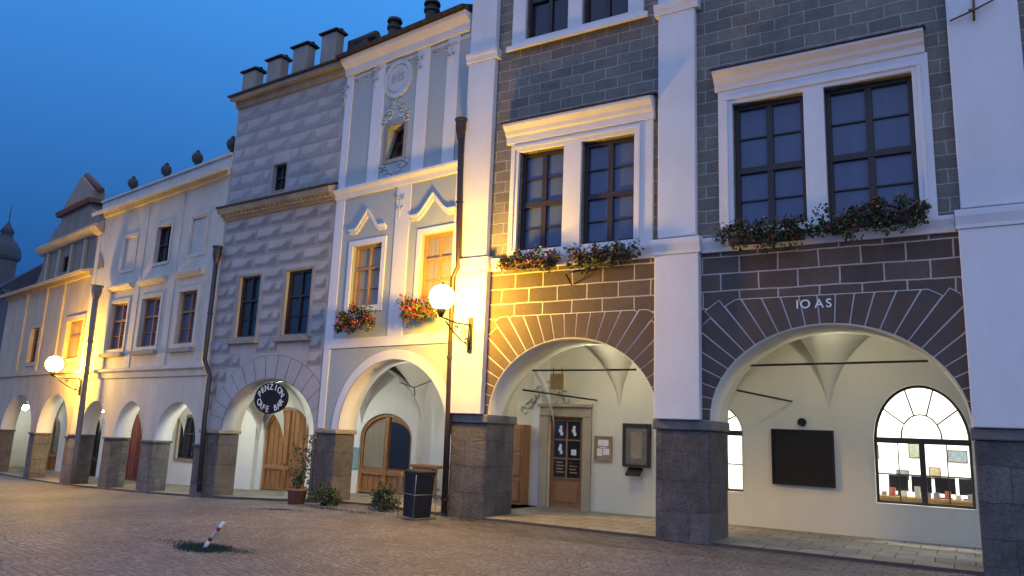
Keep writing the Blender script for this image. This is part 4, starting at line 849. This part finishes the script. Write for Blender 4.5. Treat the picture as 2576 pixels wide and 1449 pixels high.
for x,y in ((-.24,-.24),(.24,-.24),(-.24,.24),(.24,.24)): mb.tube([(x,y,0),(x*.98,y*.98,.5),(x*.96,y*.96,.8)],.007)
for z in (.04,.45): mb.tube([(-.24,-.24,z),(.24,-.24,z),(.24,.24,z),(-.24,.24,z),(-.24,-.24,z)],.006)
mb.obj("metal_stand",e,simple("galvanised_wire",(.25,.25,.25),.4,.6))
p=gp(510,1380)
dvec=(rr*52+uu*65).normalized(); L=.42
e=empty("bollard",Matrix.Translation(p),label="low red and white post leaning out of weeds",category="bollard")
mb=MB(); segs=[0,.13,.18,.3,.35,L]
for i in range(5): mb.tube([dvec*segs[i]-(Vector((0,0,.04)) if i==0 else Vector()),dvec*segs[i+1]],.024,i%2,14)
mb.obj("post",e,[whitep,redp]); mb=MB(); mb.sph(dvec*L,.024,0,12,8,.5); mb.obj("cap",e,whitep)
mb=MB()
for i in range(1500):
    a=R(0,6.28); rad=math.sqrt(R(0,1))*R(.7,1.25); x=p.x+rad*.4*math.cos(a); y=p.y+rad*.26*math.sin(a); h=R(.015,.05); w=.006
    mb.add([(x-w,y,gz(x)),(x+w,y,gz(x)),(x+R(-.03,.03),y+R(-.03,.03),gz(x)+h)],[(0,1,2)])
for cx,cy,n,sp_ in ((700,1283,260,.35),(820,1280,260,.3),(470,1368,200,.2),(590,1385,200,.2),(1190,1312,120,.25),(900,1290,160,.3)):
    q=gp(cx,cy)
    for i in range(n):
        x,y=q.x+random.gauss(0,sp_),q.y+random.gauss(0,.08); h=R(.01,.035); w=.007
        mb.add([(x-w,y,gz(x)+.004),(x+w,y,gz(x)+.004),(x+R(-.02,.02),y+R(-.02,.02),gz(x)+h)],[(0,1,2)])
mb.obj("grass",None,leafd,recalc=False,kind="stuff")
mb=MB(); n=40; mb.add([(p.x+(.32+R(-.09,.09))*math.cos(2*math.pi*k/n),p.y+(.2+R(-.06,.06))*math.sin(2*math.pi*k/n),gz(p.x)+.004) for k in range(n)],[tuple(range(n))]); mb.obj("soil",None,dirt,kind="structure")
p=gp(745,1268); e=empty("potted_plant",Matrix.Translation(p),label="tall sparse climbing plant in a terracotta pot",category="plant")
MB().lathe([(.001,.0),(.17,0),(.2,.27),(.23,.28),(.23,.33),(.2,.33),(.19,.28),(.001,.28)],(0,0,0),0,20).obj("pot",e,simple("clay_pot",(.25,.11,.07),.85))
mb=MB(); st_=MB()
for k in range(9):
    dx=R(-.05,.07); pts=[(R(-.05,.05),R(-.05,.05),.28)]
    for i in range(int(R(4,9))): l=pts[-1]; pts.append((l[0]+dx+R(-.06,.06),l[1]+R(-.05,.05),l[2]+R(.09,.17))); leaves(mb,pts[-1],(.13,.11,.1),6,.036,(0,1,1))
    st_.tube(pts,[.011-.001*i for i in range(len(pts))],n=5)
leaves(mb,(.05,0,.42),(.22,.2,.15),70,.04,(0,1))
mb.obj("foliage",e,[leaf,leafd],recalc=False); st_.obj("stem",e,simple("bark",(.07,.05,.035)))
def shrub(px,py,w,h,lab,n=30):
    p=gp(px,py); e=empty("shrub",Matrix.Translation(p),label=lab,category="shrub",group="shrubs beside the arcade")
    mb=MB(); sm=MB()
    for k in range(9):
        a=R(0,6.28); t=(math.cos(a)*w*R(.3,.9),math.sin(a)*w*R(.2,.6),h*R(.5,1)); sm.tube([(0,0,-.02),(t[0]*.5,t[1]*.5,t[2]*.6),t],[.012,.008,.004],n=5)
    for k in range(n):
        a=R(0,6.28); d=math.sqrt(R(0,1)); zz=h*R(.15,.95)*(1-.4*d*d); leaves(mb,(w*d*math.cos(a)*.9,w*.7*d*math.sin(a),zz),(.11,.1,.1),34,.028,(0,1,1))
    mb.obj("foliage",e,[leaf,leafd],recalc=False); sm.obj("stem",e,simple("twig",(.07,.05,.035)))
shrub(815,1272,.42,.42,"low green shrub at the foot of the pier",38); shrub(968,1284,.32,.52,"rounded bushy shrub growing against the arcade",36)
# =============== SKY / WORLD ===============
W=bpy.data.worlds.new("World"); S.world=W; W.use_nodes=True; nt=W.node_tree; ns,ls=nt.nodes,nt.links
bg=ns['Background']; tc=N(ns,'ShaderNodeTexCoord')
dp=N(ns,'ShaderNodeVectorMath',operation='DOT_PRODUCT'); ls.new(tc.outputs['Generated'],dp.inputs[0]); dp.inputs[1].default_value=Vector((.5,-.3,.8)).normalized()
mr=N(ns,'ShaderNodeMapRange'); ls.new(dp.outputs['Value'],mr.inputs[0]); mr.inputs[1].default_value=-.6; mr.inputs[2].default_value=.9
cr=N(ns,'ShaderNodeValToRGB'); ls.new(mr.outputs[0],cr.inputs[0]); E=cr.color_ramp.elements
E[0].position=.08; E[0].color=(.013,.075,.26,1); E[1].position=.36; E[1].color=(.055,.28,.78,1)
e_=E.new(.6); e_.color=(.3,.45,1.0,1); e_=E.new(.88); e_.color=(.47,.59,1.0,1)
nz=N(ns,'ShaderNodeTexNoise',Scale=2.0,Detail=4.0); ls.new(tc.outputs['Generated'],nz.inputs['Vector'])
mr2=N(ns,'ShaderNodeMapRange'); ls.new(nz.outputs[0],mr2.inputs[0]); mr2.inputs[3].default_value=.92; mr2.inputs[4].default_value=1.08
ls.new(rgbmix(ns,ls,cr.outputs[0],mr2.outputs[0],1.0,'MULTIPLY'),bg.inputs['Color']); bg.inputs['Strength'].default_value=1.1
